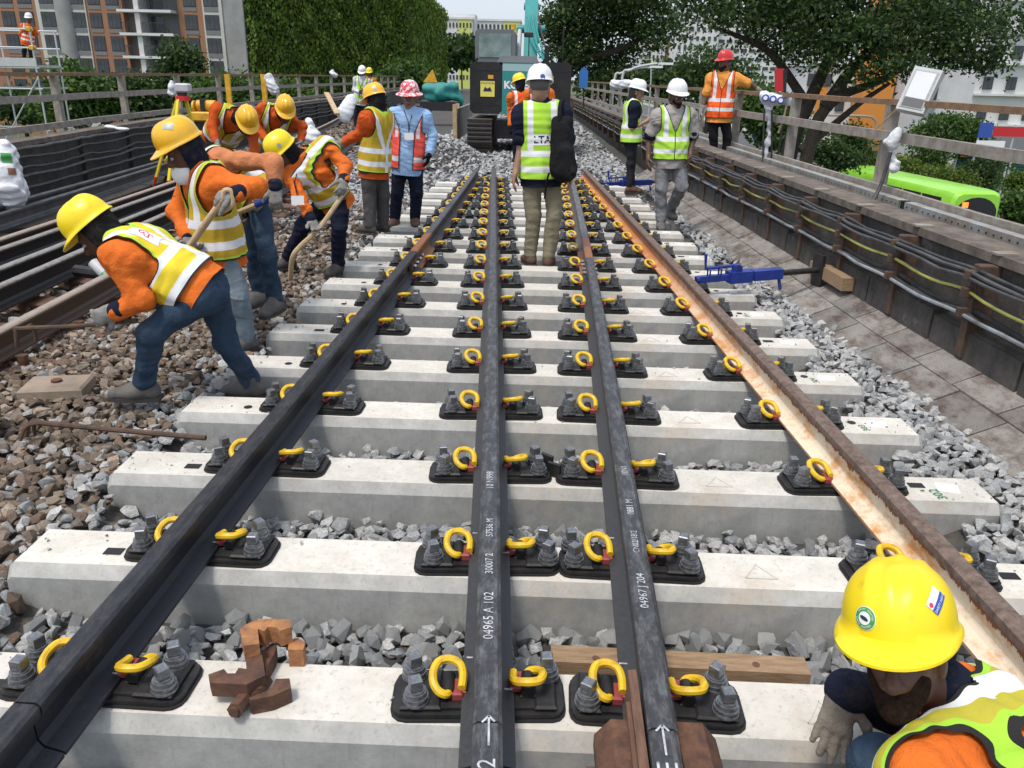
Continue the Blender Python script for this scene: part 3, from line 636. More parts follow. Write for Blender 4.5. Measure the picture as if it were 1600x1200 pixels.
# ================================================================ people: bodies and clothes as signed distance fields
def unit(v): v = np.array(v, float); return v/(np.linalg.norm(v)+1e-12)
def rc(a, b, r1, r2, F=None, s=(1, 1, 1), k=.03, op='u'): return dict(t='c', a=np.array(a, float), b=np.array(b, float), r1=r1, r2=r2, F=F, s=np.array(s, float), k=k, op=op)
def el(c, r, F, k=.02, op='u'): return dict(t='e', c=np.array(c, float), r=np.array(r, float), F=F, k=k, op=op)
def pbox(p):
    if p['t'] == 'c':
        m = max(p['r1'], p['r2'])*max(1, p['s'].max()); return np.minimum(p['a'], p['b'])-m, np.maximum(p['a'], p['b'])+m
    m = p['r'].max(); return p['c']-m, p['c']+m
def sdf_arrays(prims, h, noise=None):
    B = [pbox(p) for p in prims if p['op'] == 'u']
    lo = np.min([b[0] for b in B], 0)-4*h-.02; hi = np.max([b[1] for b in B], 0)+4*h+.02
    n = np.ceil((hi-lo)/h).astype(int)+1; ax = [lo[i]+h*np.arange(n[i]) for i in range(3)]
    D = np.full(n, .3, np.float32); mg = max(.07, 3*h)
    for p in prims:
        a, b = pbox(p); i0 = np.maximum(np.floor((a-mg-lo)/h).astype(int), 0); i1 = np.minimum(np.ceil((b+mg-lo)/h).astype(int)+1, n)
        if (i1 <= i0).any(): continue
        sl = tuple(slice(i0[i], i1[i]) for i in range(3))
        X = ax[0][sl[0]][:, None, None].astype(np.float32); Y = ax[1][sl[1]][None, :, None].astype(np.float32); Z = ax[2][sl[2]][None, None, :].astype(np.float32)
        o = p['a'] if p['t'] == 'c' else p['c']; X = X-o[0]; Y = Y-o[1]; Z = Z-o[2]
        if p['F'] is not None:
            F = p['F']; X, Y, Z = (F[0, 0]*X+F[0, 1]*Y+F[0, 2]*Z, F[1, 0]*X+F[1, 1]*Y+F[1, 2]*Z, F[2, 0]*X+F[2, 1]*Y+F[2, 2]*Z)
        if p['t'] == 'c':
            q = p['b']-p['a']; q = (p['F']@q if p['F'] is not None else q)/p['s']; X = X/p['s'][0]; Y = Y/p['s'][1]; Z = Z/p['s'][2]
            t = np.clip((X*q[0]+Y*q[1]+Z*q[2])/max(float(q@q), 1e-9), 0, 1)
            d = (np.sqrt((X-t*q[0])**2+(Y-t*q[1])**2+(Z-t*q[2])**2)-(p['r1']+(p['r2']-p['r1'])*t))*p['s'].min()**.5
        else:
            r = p['r']; k0 = np.sqrt((X/r[0])**2+(Y/r[1])**2+(Z/r[2])**2); k1 = np.sqrt((X/r[0]**2)**2+(Y/r[1]**2)**2+(Z/r[2]**2)**2)+1e-6
            d = k0*(k0-1)/k1
        A = D[sl]; k = p['k']
        if p['op'] == 'u': hh = np.clip(.5+.5*(d-A)/k, 0, 1); D[sl] = d+(A-d)*hh-k*hh*(1-hh)
        else: hh = np.clip(.5-.5*(A+d)/k, 0, 1); D[sl] = A+(-d-A)*hh+k*hh*(1-hh)
    if noise:
        amp, fr, sd = noise; r = np.random.default_rng(sd); X = ax[0][:, None, None].astype(np.float32); Y = ax[1][None, :, None].astype(np.float32); Z = ax[2][None, None, :].astype(np.float32)
        for j in range(3):
            f = fr*(1+.7*j); v = r.normal(size=3); v /= np.linalg.norm(v); v2 = r.normal(size=3)*.5; ph = r.uniform(0, 6, 2)
            D += (amp/(1+.6*j))*np.sin(f*(X*v[0]+Y*v[1]+Z*v[2])+ph[0]+1.3*np.sin(f*.45*(X*v2[0]+Y*v2[1]+Z*v2[2])+ph[1]))
    g = openvdb.FloatGrid(.3); g.copyFromArray(D); g.transform = openvdb.createLinearTransform(voxelSize=h)
    P, Q = g.convertToQuads(isovalue=0.0)
    return np.asarray(P, float)+lo, np.asarray(Q)[:, ::-1].astype(np.int64)
def clip_tris(V, T, s, attrs):
    """keep s>0 with clean cut edges"""
    pos = s > 0; c = pos[T].sum(1); keep = [T[c == 3]]; newv = []; na = {k: [] for k in attrs}; em = {}; n0 = len(V)
    def cut(i, j):
        key = (i, j) if i < j else (j, i)
        if key not in em:
            t = s[i]/(s[i]-s[j]); em[key] = n0+len(newv); newv.append(V[i]+(V[j]-V[i])*t)
            for k, a in attrs.items(): na[k].append(a[i]+(a[j]-a[i])*t)
        return em[key]
    out = []
    for tri in T[(c == 1) | (c == 2)].tolist():
        p = [pos[i] for i in tri]; m = (p.index(True) if sum(p) == 1 else p.index(False)); a, b, d = tri[m], tri[(m+1) % 3], tri[(m+2) % 3]
        if sum(p) == 1: out.append((a, cut(a, b), cut(a, d)))
        else: x, y = cut(a, b), cut(a, d); out += [(x, b, d), (x, d, y)]
    if out: keep.append(np.array(out))
    T2 = np.concatenate(keep); V2 = np.concatenate([V, np.array(newv).reshape(-1, 3)]) if newv else V
    A2 = {k: (np.concatenate([a, np.array(na[k]).reshape((-1,)+a.shape[1:])]) if newv else a) for k, a in attrs.items()}
    u, inv = np.unique(T2, return_inverse=True); return V2[u], inv.reshape(T2.shape), {k: a[u] for k, a in A2.items()}
def tris(Q): return np.concatenate([Q[:, [0, 1, 2]], Q[:, [0, 2, 3]]])
def put_mesh(name, V, F, m, parent, attrs=None):
    me = np_mesh(name, V-wloc(parent), F, m, True)
    for k, a in (attrs or {}).items():
        if a.ndim == 2: at = me.attributes.new(k, 'FLOAT_VECTOR', 'POINT'); at.data.foreach_set('vector', a.astype(np.float32).ravel())
        else: at = me.attributes.new(k, 'FLOAT', 'POINT'); at.data.foreach_set('value', a.astype(np.float32))
    return link_mesh(name, me, parent)
# ---- materials for people
def skin(name, c): return mat('skin_'+name, c, tuple(x*.8 for x in c), 18, .5, bump=.08, bscale=120, bdist=.002)
SK_D = skin('deep', (.105, .052, .033)); SK_B = skin('brown', (.15, .075, .045)); SK_T = skin('tan', (.36, .20, .13)); SK_M = skin('mid', (.23, .12, .075))
def cloth(name, c, c2=None, sc=8, bump=.25):
    """woven cloth: blotchy dye, dirt, long creases and a fine weave"""
    b = NB('cloth_'+name); v = b.co(); c2 = c2 or tuple(x*.72 for x in c)
    cc = b.mix(b.ramp(b.noise(sc, 6, .7, v), [(.35, 0.), (.68, 1.)]), c, c2); cc = b.mix(b.ramp(b.noise(3.5, 5, .75, v), [(.56, 0.), (.74, .35)]), cc, (.16, .12, .09))
    b.col(cc); b.rough(.92); b.p.inputs['Specular IOR Level'].default_value = .12
    f1 = b.n('ShaderNodeTexNoise'); f1.noise_type = 'RIDGED_MULTIFRACTAL'; f1.inputs['Scale'].default_value = 7; f1.inputs['Detail'].default_value = 3; f1.inputs['Distortion'].default_value = .9; b.link(b.co((1, 1, 1.7)), f1.inputs['Vector'])
    h_ = b.math('MULTIPLY_ADD', f1.outputs['Fac'], .55, b.math('MULTIPLY', b.noise(40, 4, .7, v), .28)); b.bump(h_, .9, .032); MATS['cloth_'+name] = b.m; return b.m
C_OR = cloth('orange', (.74, .17, .028), (.58, .125, .02)); C_OR2 = cloth('faded_orange', (.62, .24, .11)); C_RO = cloth('red_orange', (.60, .10, .02))
C_NAVY = cloth('navy', (.014, .018, .035)); C_JEAN = cloth('jeans', (.026, .048, .082), (.05, .08, .12), 5); C_JEANL = cloth('faded_jeans', (.13, .18, .22), (.22, .26, .29), 5)
C_BLK = cloth('black', (.015, .015, .017)); C_GRY = cloth('grey_trousers', (.085, .08, .08)); C_KHA = cloth('khaki', (.25, .225, .15), (.20, .18, .12)); C_LBL = cloth('light_blue', (.33, .50, .76), (.28, .44, .70))
C_WHT = cloth('white_shirt', (.62, .64, .68)); C_SHG = cloth('grey_shirt', (.38, .35, .33)); C_GJ = cloth('grey_jeans', (.25, .255, .27), (.13, .13, .14), 6); C_DK = cloth('dark_trousers', (.028, .03, .036)); C_LOR = cloth('light_orange_shirt', (.80, .33, .07))
C_GLV = mat('grey_glove', (.27, .27, .26), (.17, .16, .14), 25, .95, bump=.5, bscale=120, bdist=.004); C_GLD = mat('muddy_glove', (.26, .225, .18), (.12, .10, .08), 14, .95, bump=.9, bscale=70, bdist=.008); C_GLB = cloth('black_glove', (.012, .012, .012))
C_BOOTG = mat('grey_boot', (.075, .072, .07), (.14, .13, .115), 12, .8, bump=.2); C_BOOTB = mat('brown_boot', (.13, .065, .038), (.08, .04, .025), 12, .7, bump=.2); C_BOOTK = mat('dark_boot', (.03, .028, .026), (.07, .06, .05), 10, .75)
C_HAIR = mat('black_hair', (.010, .009, .008), (.02, .018, .016), 60, .6, bump=.5, bscale=200)
H_Y = mat('yellow_helmet', (.86, .64, .008), (.52, .36, .03), 16, .4, coat=.1, bump=.06, bscale=60, lo=.58, hi=.80); H_Y2 = mat('amber_helmet', (.84, .47, .012), (.70, .36, .012), 5, .32, coat=.3); H_W = mat('white_helmet', (.82, .83, .83), (.75, .75, .74), 6, .28, coat=.3); H_R = mat('red_helmet', (.62, .02, .015), (.45, .015, .012), 6, .3, coat=.3)
H_F = mat('flowery_helmet', (.62, .03, .06), (.80, .68, .66), 24, .3, lo=.48, hi=.54, coat=.3)
M_REFL = (.78, .79, .80)
def vest_mat(name, main, trim=(.02, .02, .02), bands=((.03, .08), (.16, .21)), strap=(.075, .125), straptop=.21, backv=False, edge2=None, zipc=True, ew=.022):
    if name in MATS: return MATS[name]
    b = NB(name); at = b.n('ShaderNodeAttribute', attribute_name='tl'); sp = b.n('ShaderNodeSeparateXYZ'); b.link(at.outputs['Vector'], sp.inputs[0])
    ed = b.n('ShaderNodeAttribute', attribute_name='edge').outputs['Fac']; X, Y, Z = sp.outputs; ax = b.math('ABSOLUTE', X); v = b.co()
    def rng_(s, a, c): return b.math('MULTIPLY', b.math('GREATER_THAN', s, a), b.math('LESS_THAN', s, c))
    msk = None
    for a, c in bands: q = rng_(Z, a, c); msk = q if msk is None else b.math('MAXIMUM', msk, q)
    front = b.math('GREATER_THAN', Y, 0.); st = b.math('MULTIPLY', rng_(ax, *strap), b.math('GREATER_THAN', Z, straptop))
    if backv:
        off = b.math('SUBTRACT', ax, b.math('MULTIPLY', b.math('SUBTRACT', Z, straptop-.06), .42)); vv = b.math('MULTIPLY', rng_(off, -.026, .026), b.math('GREATER_THAN', Z, straptop-.06))
        low = b.math('MULTIPLY', b.math('LESS_THAN', ax, .026), b.math('LESS_THAN', Z, straptop-.03)); vv = b.math('MAXIMUM', vv, low)
        st = b.math('ADD', b.math('MULTIPLY', st, front), b.math('MULTIPLY', vv, b.math('SUBTRACT', 1., front)))
    msk = b.math('MAXIMUM', msk, st)
    c = b.mix(b.ramp(b.noise(9, 5, .7, v), [(.35, 0.), (.7, 1.)]), main, tuple(x*.82 for x in main))
    if edge2: c = b.mix(b.math('LESS_THAN', ed, ew), c, edge2)
    c = b.mix(msk, c, b.mix(b.noise(20, 4, .6, v), M_REFL, (.64, .65, .67)))
    tr = b.math('LESS_THAN', ed, .009)
    if zipc: tr = b.math('MAXIMUM', tr, b.math('MULTIPLY', b.math('LESS_THAN', ax, .005), front))
    c = b.mix(tr, c, trim); b.col(c); b.rough(b.math('MULTIPLY_ADD', msk, -.35, .85)); b.p.inputs['Specular IOR Level'].default_value = .25
    f1 = b.n('ShaderNodeTexNoise'); f1.noise_type = 'RIDGED_MULTIFRACTAL'; f1.inputs['Scale'].default_value = 6; f1.inputs['Detail'].default_value = 3; f1.inputs['Distortion'].default_value = .8; b.link(v, f1.inputs['Vector']); b.bump(b.math('MULTIPLY_ADD', f1.outputs['Fac'], .5, b.math('MULTIPLY', b.noise(45, 4, .7, v), .2)), .6, .018); MATS[name] = b.m; return b.m
V_WK = lambda: vest_mat('worker_vest', (.56, .38, .035), backv=True, edge2=(.40, .62, .06))
V_WY = lambda: vest_mat('bright_worker_vest', (.80, .62, .04), backv=True, edge2=(.40, .68, .06))
V_LM = lambda: vest_mat('lime_vest', (.42, .72, .06)); V_OR = lambda: vest_mat('orange_vest', (.90, .12, .02), bands=((.06, .11), (.19, .24)), straptop=.24)
V_PK = lambda: vest_mat('coral_vest', (.92, .12, .09), bands=((.05, .10),), strap=(.1, .135), straptop=.30, zipc=False)
# ---- helmet
def helmet_mesh(name, m, full=False):
    n = 56; V = []; rings = 15
    def rim(phi):      # phi from +X ccw, +Y is the front
        x, y = math.cos(phi), math.sin(phi); return x*.113, y*.137
    for j in range(rings):
        th = math.pi/2*j/(rings-1)
        for i in range(n):
            ph = 2*math.pi*i/n; x, y = rim(ph); rr = math.sin(th)**.85; X, Y = x*rr, y*rr; Z = .128*math.cos(th)**.9 if j < rings-1 else 0
            rid = math.exp(-(X/.016)**2)*.010+math.exp(-((abs(X)-.045)/.011)**2)*.007; Z += rid*math.sin(2*th)*1.2*(1 if j else .4); V.append((X, Y, Z+.012))
    def brim(e, dz):
        for i in range(n):
            ph = 2*math.pi*i/n; x, y = rim(ph); f = max(0, math.sin(ph)); ext = .010+(.050*f**2.2) if not full else .042+.014*f
            V.append((x*(1+ext*e/.113), y*(1+ext*e/.137), dz-(.018*f**2 if not full else .012)*e))
    V_ = V; brim(.45, .006); brim(1, .0); brim(1, -.006); brim(.0, -.004)
    for i in range(n): x, y = rim(2*math.pi*i/n); V.append((x*.94, y*.94, .02))
    tot = rings+5; F = [(j*n+i, (j+1)*n+i, (j+1)*n+(i+1) % n, j*n+(i+1) % n) for j in range(tot-1) for i in range(n)]
    mb = MB(); mb.add(V, F); return mb.mesh(name, m, True, 1.0)
HM = {}
def helmet(person, c, F, m, full=False, tilt=0, sc=1.):
    key = (m.name, full)
    if key not in HM: HM[key] = helmet_mesh('helmet', m, full)
    o = link_mesh('helmet', HM[key], person); R = Matrix(F.T.tolist()).to_4x4(); o.matrix_local = Matrix.Translation(Vector((np.array(c)+F.T@np.array((0, .0, .050))*sc-wloc(person)).tolist()))@R@Matrix.Scale(sc, 4)
    return o
def head_prims(C, F, s, g=0.0, ears=True):
    w_ = lambda *p: C+F.T@(np.array(p)*s)
    P = [el(w_(0, -.012, .022), np.array((.076, .094, .088))*s+g, F), el(w_(0, .022, -.048), np.array((.060, .072, .086))*s+g, F, .03)]
    if g == 0:
        P += [el(w_(0, .068, -.112), np.array((.03, .026, .026))*s, F, .03), rc(w_(0, .090, -.005), w_(0, .112, -.044), .009*s, .015*s, k=.012), rc(w_(-.018, .100, -.047), w_(.018, .100, -.047), .009*s, .009*s, k=.012),
              rc(w_(-.038, .080, .014), w_(.038, .080, .014), .012*s, .012*s, k=.02), rc(w_(-.034, .090, -.014), w_(-.026, .092, -.014), .012*s, .012*s, k=.012, op='s'), rc(w_(.034, .090, -.014), w_(.026, .092, -.014), .012*s, .012*s, k=.012, op='s'),
              rc(w_(-.02, .081, -.078), w_(.02, .081, -.078), .008*s, .008*s, k=.008), rc(w_(-.018, .081, -.090), w_(.018, .081, -.090), .008*s, .008*s, k=.008), rc(w_(-.014, .090, -.0845), w_(.014, .090, -.0845), .003*s, .003*s, k=.006, op='s'),
              ]+([el(w_(-.079, -.008, -.022), np.array((.011, .024, .034))*s, F, .01), el(w_(.079, -.008, -.022), np.array((.011, .024, .034))*s, F, .01)] if ears else [])
    return P
def hand_prims(wr, d, n, side, s=1., curl=.5, g=0.0, k=.004):
    """wrist, finger direction, palm normal, side: unit vector towards the thumb"""
    d, n = unit(d), unit(n); n = unit(n-d*(n@d)); t = unit(side-d*(side@d)-n*(side@n)); F = np.array([t, n, d]); P = []
    P.append(rc(wr, wr+d*.03*s, .03*s+g, .032*s+g, F, (1, .72, 1), .015)); P.append(rc(wr+d*.03*s+t*.008*s, wr+d*.082*s+t*.014*s, .027*s+g, .026*s+g, F, (1, .6, 1), .02)); P.append(rc(wr+d*.03*s-t*.012*s, wr+d*.078*s-t*.018*s, .026*s+g, .024*s+g, F, (1, .6, 1), .02))
    for j, (o, L) in enumerate(((.031, .072), (.0105, .080), (-.010, .075), (-.029, .060))):
        p = wr+d*(.085-.004*abs(j-1))*s+t*o*s; dd = unit(d+t*(o*4.5)); a = curl*.55
        for q, (l, r) in enumerate(((.44, .0105), (.32, .0098), (.26, .0088))):
            dd = unit(dd*math.cos(a)+n*math.sin(a)); e = p+dd*L*l*s; P.append(rc(p, e, r*s+g*.8, (r-.0008)*s+g*.8, k=k)); p = e; a = curl*.75
    p = wr+d*.028*s+t*.030*s; dd = unit(d*.62+t*.75+n*.3)
    for l, r in ((.045, .0135), (.034, .0115), (.026, .010)):
        e = p+dd*l*s; P.append(rc(p, e, r*s+g, (r-.001)*s+g, k=.012)); p = e; dd = unit(dd*.8+d*.4+n*(.25+.3*curl))
    return P
def person(label, J, Yb, fwd, look=None, s=1., sk=SK_D, shirt=C_OR, sleeve='long', trousers=C_JEAN, boots=C_BOOTG, vest=None, hel=None, hfull=False, gloves=None, cover=None, hair=C_HAIR, hands=('relaxed', 'relaxed'), fd=None, h=.0105, leg=1., openv=False, group=None, mask=False, badge=None, collar=None, hem=.10, feet=True, seed=1, cat='person', loc=None, cuff=None, hdir=(None, None), shw=.172, handh=None, beard=False, eyes=True, vestlen=.035, hsc=.95, maskdrop=0, cuff0=.82, vhw=.162, longhair=False):
    W = {}
    for k, p in J.items(): W[k] = np.array(p[1:], float) if p[0] == 'w' else PZ(*p[1:]) if p[0] == 'z' else PY(p[0], p[1], Yb+(p[2] if len(p) > 2 else 0))
    pel, nk = W['pelvis'], W['neck']; ez = unit(nk-pel); T = np.linalg.norm(nk-pel); fw = np.array((*fwd[:2], fwd[2] if len(fwd) > 2 else 0), float)
    ey = unit(fw-ez*(fw@ez)); ex = np.cross(ey, ez); FT = np.array([ex, ey, ez])
    for sd, sg in (('L', -1), ('R', 1)):
        W.setdefault('sh'+sd, nk-ez*.055*s+ex*sg*shw*s); W.setdefault('hip'+sd, pel+ex*sg*.085*s-ez*.03)
    root = thing('person', label, cat, loc if loc is not None else (pel[0], pel[1], min(W.get('anL', pel)[2], W.get('anR', pel)[2])-.09), group)
    hc = W['head']; lf = unit(look if look is not None else (*fwd[:2], -.15)); hup = unit(np.array((0, 0, 1.))*1.0+ez*.35); hup = unit(hup-lf*(hup@lf)); FH = np.array([np.cross(lf, hup), lf, hup])
    hw = lambda *p: hc+FH.T@(np.array(p)*s)
    def arm(sd, g, r, to=1.):
        sh, e, w_ = W['sh'+sd], W['el'+sd], W['wr'+sd]; P = [rc(sh, e, r[0]*s+g, r[1]*s+g, k=.04)]
        if to > 0: P.append(rc(e, e+(w_-e)*to, r[1]*s+g, r[2]*s+g, k=.03))
        return P
    def torso(g, k=.06):
        return [rc(pel-ez*.02, pel+ez*T*.42, .150*s+g, .142*s+g, FT, (1, .70, 1), k), rc(pel+ez*T*.42, nk-ez*.15*s, .142*s+g, .160*s+g, FT, (1, .70, 1), k),
                rc(nk-ez*.03*s, W['shL']+ez*.0, .062*s+g, .064*s+g, k=.06), rc(nk-ez*.03*s, W['shR'], .062*s+g, .064*s+g, k=.06), rc(W['shL']-ez*.06*s+ex*.02, W['shR']-ez*.06*s-ex*.02, .075*s+g, .075*s+g, k=.06)]
    # body: one continuous surface
    B = head_prims(hc, FH, s, ears=cover is None)+[rc(hw(0, -.022, -.06), nk+ey*.01, .053*s, .058*s, k=.04)]+torso(-.038)
    for sd in 'LR':
        B += arm(sd, 0, (.046, .036, .027))
        if feet or ('kn'+sd) in W: B += [rc(W['hip'+sd], W['kn'+sd], .06*s, .044*s, k=.03), rc(W['kn'+sd], W['an'+sd], .044*s, .034*s, k=.03)]
    HP = {}
    for i, sd in enumerate('LR'):
        d = hdir[i][0] if hdir[i] else unit(W['wr'+sd]-W['el'+sd]); nrm = hdir[i][1] if hdir[i] and len(hdir[i]) > 1 else (-ex if sd == 'R' else ex); th = hdir[i][2] if hdir[i] and len(hdir[i]) > 2 else ey
        HP[sd] = hand_prims(W['wr'+sd], np.array(d, float), np.array(nrm, float)+1e-3, np.array(th, float)+1e-3, s*1.02, {'relaxed': .45, 'grip': 1.15, 'flat': .12}[hands[i]], g=.001 if gloves else 0)
        if not gloves: B += HP[sd]
    V, Q = sdf_arrays(B, min(h, .0085)); bodyo = put_mesh('body', V, Q, sk, root)
    if eyes:
        for sg in (-1, 1):
            e = MB(); c = hw(sg*.030, .084, -.012); 
            V, Q = sdf_arrays([el(c, np.array((.011, .011, .011))*s, FH)], .004); put_mesh('eye', V, Q, MATS.get('eye') or mat('eye', (.05, .04, .035), (.6, .6, .58), 60, .2), bodyo)
    # trousers
    P = [rc(pel-ex*.065*s-ez*.02, pel+ex*.065*s-ez*.02, .103*s, .103*s, FT, (1, .95, 1), .05), rc(pel, pel+ez*.06, .142*s, .138*s, FT, (1, .70, 1), .05)]
    for sd in 'LR':
        k, a = W['kn'+sd], W['an'+sd]; P += [rc(W['hip'+sd], k, .090*s*leg, .066*s*leg, k=.03), rc(k, a-(a-k)*.03, .066*s*leg, .059*s*leg, k=.025)]
    V, Q = sdf_arrays(P, h, (.0046, 42, seed)); put_mesh('trousers', V, Q, trousers, root)
    # shirt
    P = torso(.012)+[rc(nk-ez*.02, nk+(hc-nk)*.18, .068*s, .064*s, k=.03)]
    for sd in 'LR': P += arm(sd, .008, (.053, .045, .037), .94 if sleeve == 'long' else 0) if sleeve == 'long' else [rc(W['sh'+sd], W['sh'+sd]+(W['el'+sd]-W['sh'+sd])*.80, .072*s, .072*s, k=.04)]
    P.append(rc(pel-ez*(hem+.12), pel+ez*.1, .184*s, .164*s, FT, (1, .86, 1), .05))
    V, Q = sdf_arrays(P, h, (.0046, 42, seed)); T3 = tris(Q); q = (V-pel)@FT.T
    arms_away = np.min([np.linalg.norm(V-(W['sh'+sd]+np.clip(((V-W['sh'+sd])@(W[b+sd]-W['sh'+sd]))/np.sum((W[b+sd]-W['sh'+sd])**2), 0, 1)[:, None]*(W[b+sd]-W['sh'+sd])), axis=1) for sd in 'LR' for b in ('el',)]+[np.linalg.norm(V-(W['el'+sd]+np.clip(((V-W['el'+sd])@(W['wr'+sd]-W['el'+sd]))/np.sum((W['wr'+sd]-W['el'+sd])**2), 0, 1)[:, None]*(W['wr'+sd]-W['el'+sd])), axis=1) for sd in 'LR'], 0)
    fld = np.maximum(q[:, 2]+hem, .085-arms_away)
    V, T3, _ = clip_tris(V, T3, fld, {}); put_mesh('shirt', V, T3, shirt, root)
    if collar is not None:
        V, Q = sdf_arrays([rc(nk-ez*.015+ey*.0, nk+(hc-nk)*.30, .072*s, .066*s, k=.03)], h); V, T3, _ = clip_tris(V, tris(Q), ((V-nk)@ez)+.03-.35*np.maximum((V-nk)@ey, 0), {}); put_mesh('collar', V, T3, collar, root)
    if cuff is not None:
        for sd in 'LR':
            if sleeve == 'long': a = W['el'+sd]+(W['wr'+sd]-W['el'+sd])*cuff0; b = W['el'+sd]+(W['wr'+sd]-W['el'+sd])*.97; V, Q = sdf_arrays([rc(a, b, (.046 if cuff0 > .5 else .070)*s  , (.045 if cuff0 > .5 else .056)*s)], h)
            else: d = W['el'+sd]-W['sh'+sd]; V, Q = sdf_arrays([rc(W['sh'+sd]+d*.75, W['sh'+sd]+d*.82, .0745*s, .074*s)], h)
            put_mesh('cuff', V, Q, cuff, root)
    if vest:
        V, Q = sdf_arrays(torso(.029)+[rc(pel-ez*(vestlen+.12), pel+ez*.1, .198*s, .182*s, FT, (1, .88, 1), .05)], h, (.0046, 42, seed)); q = (V-pel)@FT.T; x, y, z = q.T; ax = np.abs(x)
        f1 = z+vestlen; zA = T-.25*s; f2 = vhw*s+np.maximum(0, zA+.05-z)**2*14+np.maximum(0, zA-z)*1.2-ax
        zV = T-.23*s; f3 = np.where(y > -.01, ax-np.maximum(0, z-zV)*.40-(.075 if openv else 0), .2); f4 = np.where(z > T-.10, np.hypot(x, y+.015)-.078*s, .2); f3 = np.where(y > -.01, np.minimum(f3 if openv else np.where(z > zV, f3, .2), .2), .2)
        fld = np.minimum.reduce([f1, f2, f3, f4]); V, T3, A = clip_tris(V, tris(Q), fld, {'tl': q, 'edge': fld}); put_mesh('vest', V, T3, vest, root, A)
    # head wear
    if hel is not None: helmet(root, hc, FH, hel, hfull, sc=s*hsc)
    if cover is not None:
        V, Q = sdf_arrays(head_prims(hc, FH, s, .014)+[rc(hw(0, -.022, -.05), nk+ez*.0, .066*s, .076*s, k=.05)], h); q = (V-hc)@FH.T
        V, T3, _ = clip_tris(V, tris(Q), np.minimum(.030*s-q[:, 1]+np.maximum(0, -.10*s-q[:, 2])*1.5, .2), {}); put_mesh('head_cloth', V, T3, cover, root)
    elif hair is not None:
        V, Q = sdf_arrays([el(hw(0, -.014, .022), np.array((.080, .098, .092))*s, FH)], h); q = (V-hc)@FH.T
        V, T3, _ = clip_tris(V, tris(Q), np.minimum(np.maximum(.02-q[:, 1], (q[:, 2]-.055)*2), q[:, 2]+.055), {}); put_mesh('hair', V, T3, hair, root)
        if longhair: V, Q = sdf_arrays([rc(hw(0, -.055, .0), hw(0, -.045, -.15), .068*s, .05*s), rc(hw(-.06, -.02, -.02), hw(-.055, -.01, -.12), .03, .02), rc(hw(.06, -.02, -.02), hw(.055, -.01, -.12), .03, .02)], h); put_mesh('hair', V, Q, hair, root)
    if beard:
        V, Q = sdf_arrays([el(hw(0, .022, -.048), np.array((.0625, .0745, .0885))*s, FH, .03), el(hw(0, .068, -.112), np.array((.033, .029, .029))*s, FH, .03)], h*.8); q = (V-hc)@FH.T/s
        lip = np.hypot(q[:, 0]/.024, (q[:, 2]+.084)/.009)-1.1
        fld = np.minimum(-.058-q[:, 2]+np.maximum(0, np.abs(q[:, 0])-.03)*1.6, .05); V, T3, _ = clip_tris(V, tris(Q), fld, {}); put_mesh('beard', V, T3, mat('dark_stubble', (.040, .021, .014), (.012, .008, .007), 70, .9, bump=.4, bscale=250, spec=.08), root)
    if mask:
        V, Q = sdf_arrays([el(hw(0, .062-maskdrop*.3, -.072-maskdrop), np.array((.062, .064, .070))*s, FH), el(hw(0, .118-maskdrop*.3, -.065-maskdrop), np.array((.024, .03, .04))*s, FH, .05)], h*.8); q = (V-hc)@FH.T
        V, T3, _ = clip_tris(V, tris(Q), q[:, 1]-.030+maskdrop*.4, {}); put_mesh('dust_mask', V, T3, M_WHITE, root)
    if gloves:
        for sd in 'LR':
            a = W['el'+sd]; b = W['wr'+sd]; V, Q = sdf_arrays(HP[sd]+[rc(b-(b-a)*.22, b, .038*s, .034*s, k=.02)], handh or .007, (.0012, 70, 3)); put_mesh('glove', V, Q, gloves, root)
    if feet:
        for i, sd in enumerate('LR'):
            a = W['an'+sd]; d = unit(np.array((*((fd[i] if isinstance(fd, list) else fd) if fd is not None else fwd)[:2], 0), float)); X = np.cross(d, (0, 0, 1.)); FF = np.array([X, d, (0, 0, 1.)])
            up = unit(W['kn'+sd]-a); V, Q = sdf_arrays([rc(a+up*.03, a-np.array((0, 0, .02)), .050*s, .05*s, k=.03), rc(a+d*-.03-np.array((0, 0, .052)), a+d*.06*s-np.array((0, 0, .045)), .046*s, .046*s, FF, (.95, 1, .9), .04), rc(a+d*.06*s-np.array((0, 0, .05)), a+d*.155*s-np.array((0, 0, .062)), .046*s, .040*s, FF, (1.1, 1, .85), .04)], .009)
            V, T3, _ = clip_tris(V, tris(Q), V[:, 2]-(a[2]-.09), {}); o = put_mesh('boot', V, T3, boots, root)
            so = MB(); pr = [(-.042, -.075), (.042, -.075), (.05, .02), (.052, .12), (.03, .19), (-.03, .19), (-.052, .12), (-.05, .02)]; 
            so.poly([(a[0]+X[0]*p[0]*s+d[0]*p[1]*s, a[1]+X[1]*p[0]*s+d[1]*p[1]*s) for p in pr], a[2]-.094, a[2]-.074); so.build('sole', C_BOOTK, o)
    if badge:
        c, (bw, bh) = PY(badge[0], badge[1], Yb+(badge[2] if len(badge) > 2 else -.2)), (.055, .04) ; v = unit(CP-c); X = unit(np.cross((0, 0, 1), v)); U_ = np.cross(v, X)
        b = MB(); b.obox(c, X, v, U_, .05, .003, .036).build('badge', M_WHITE, root)
        st = MB(); st.tube([c+U_*.036, (c+nk+ey*.15*s)/2+U_*.02, nk+ey*.085*s+ex*.05], .004, 5); st.tube([c+U_*.036, (c+nk+ey*.15*s)/2+U_*.02-ex*.02, nk+ey*.085*s-ex*.05], .004, 5); st.build('lanyard', C_NAVY, root)
    return root, dict(W=W, FT=FT, FH=FH, hc=hc, T=T, pel=pel, nk=nk, ex=ex, ey=ey, ez=ez)
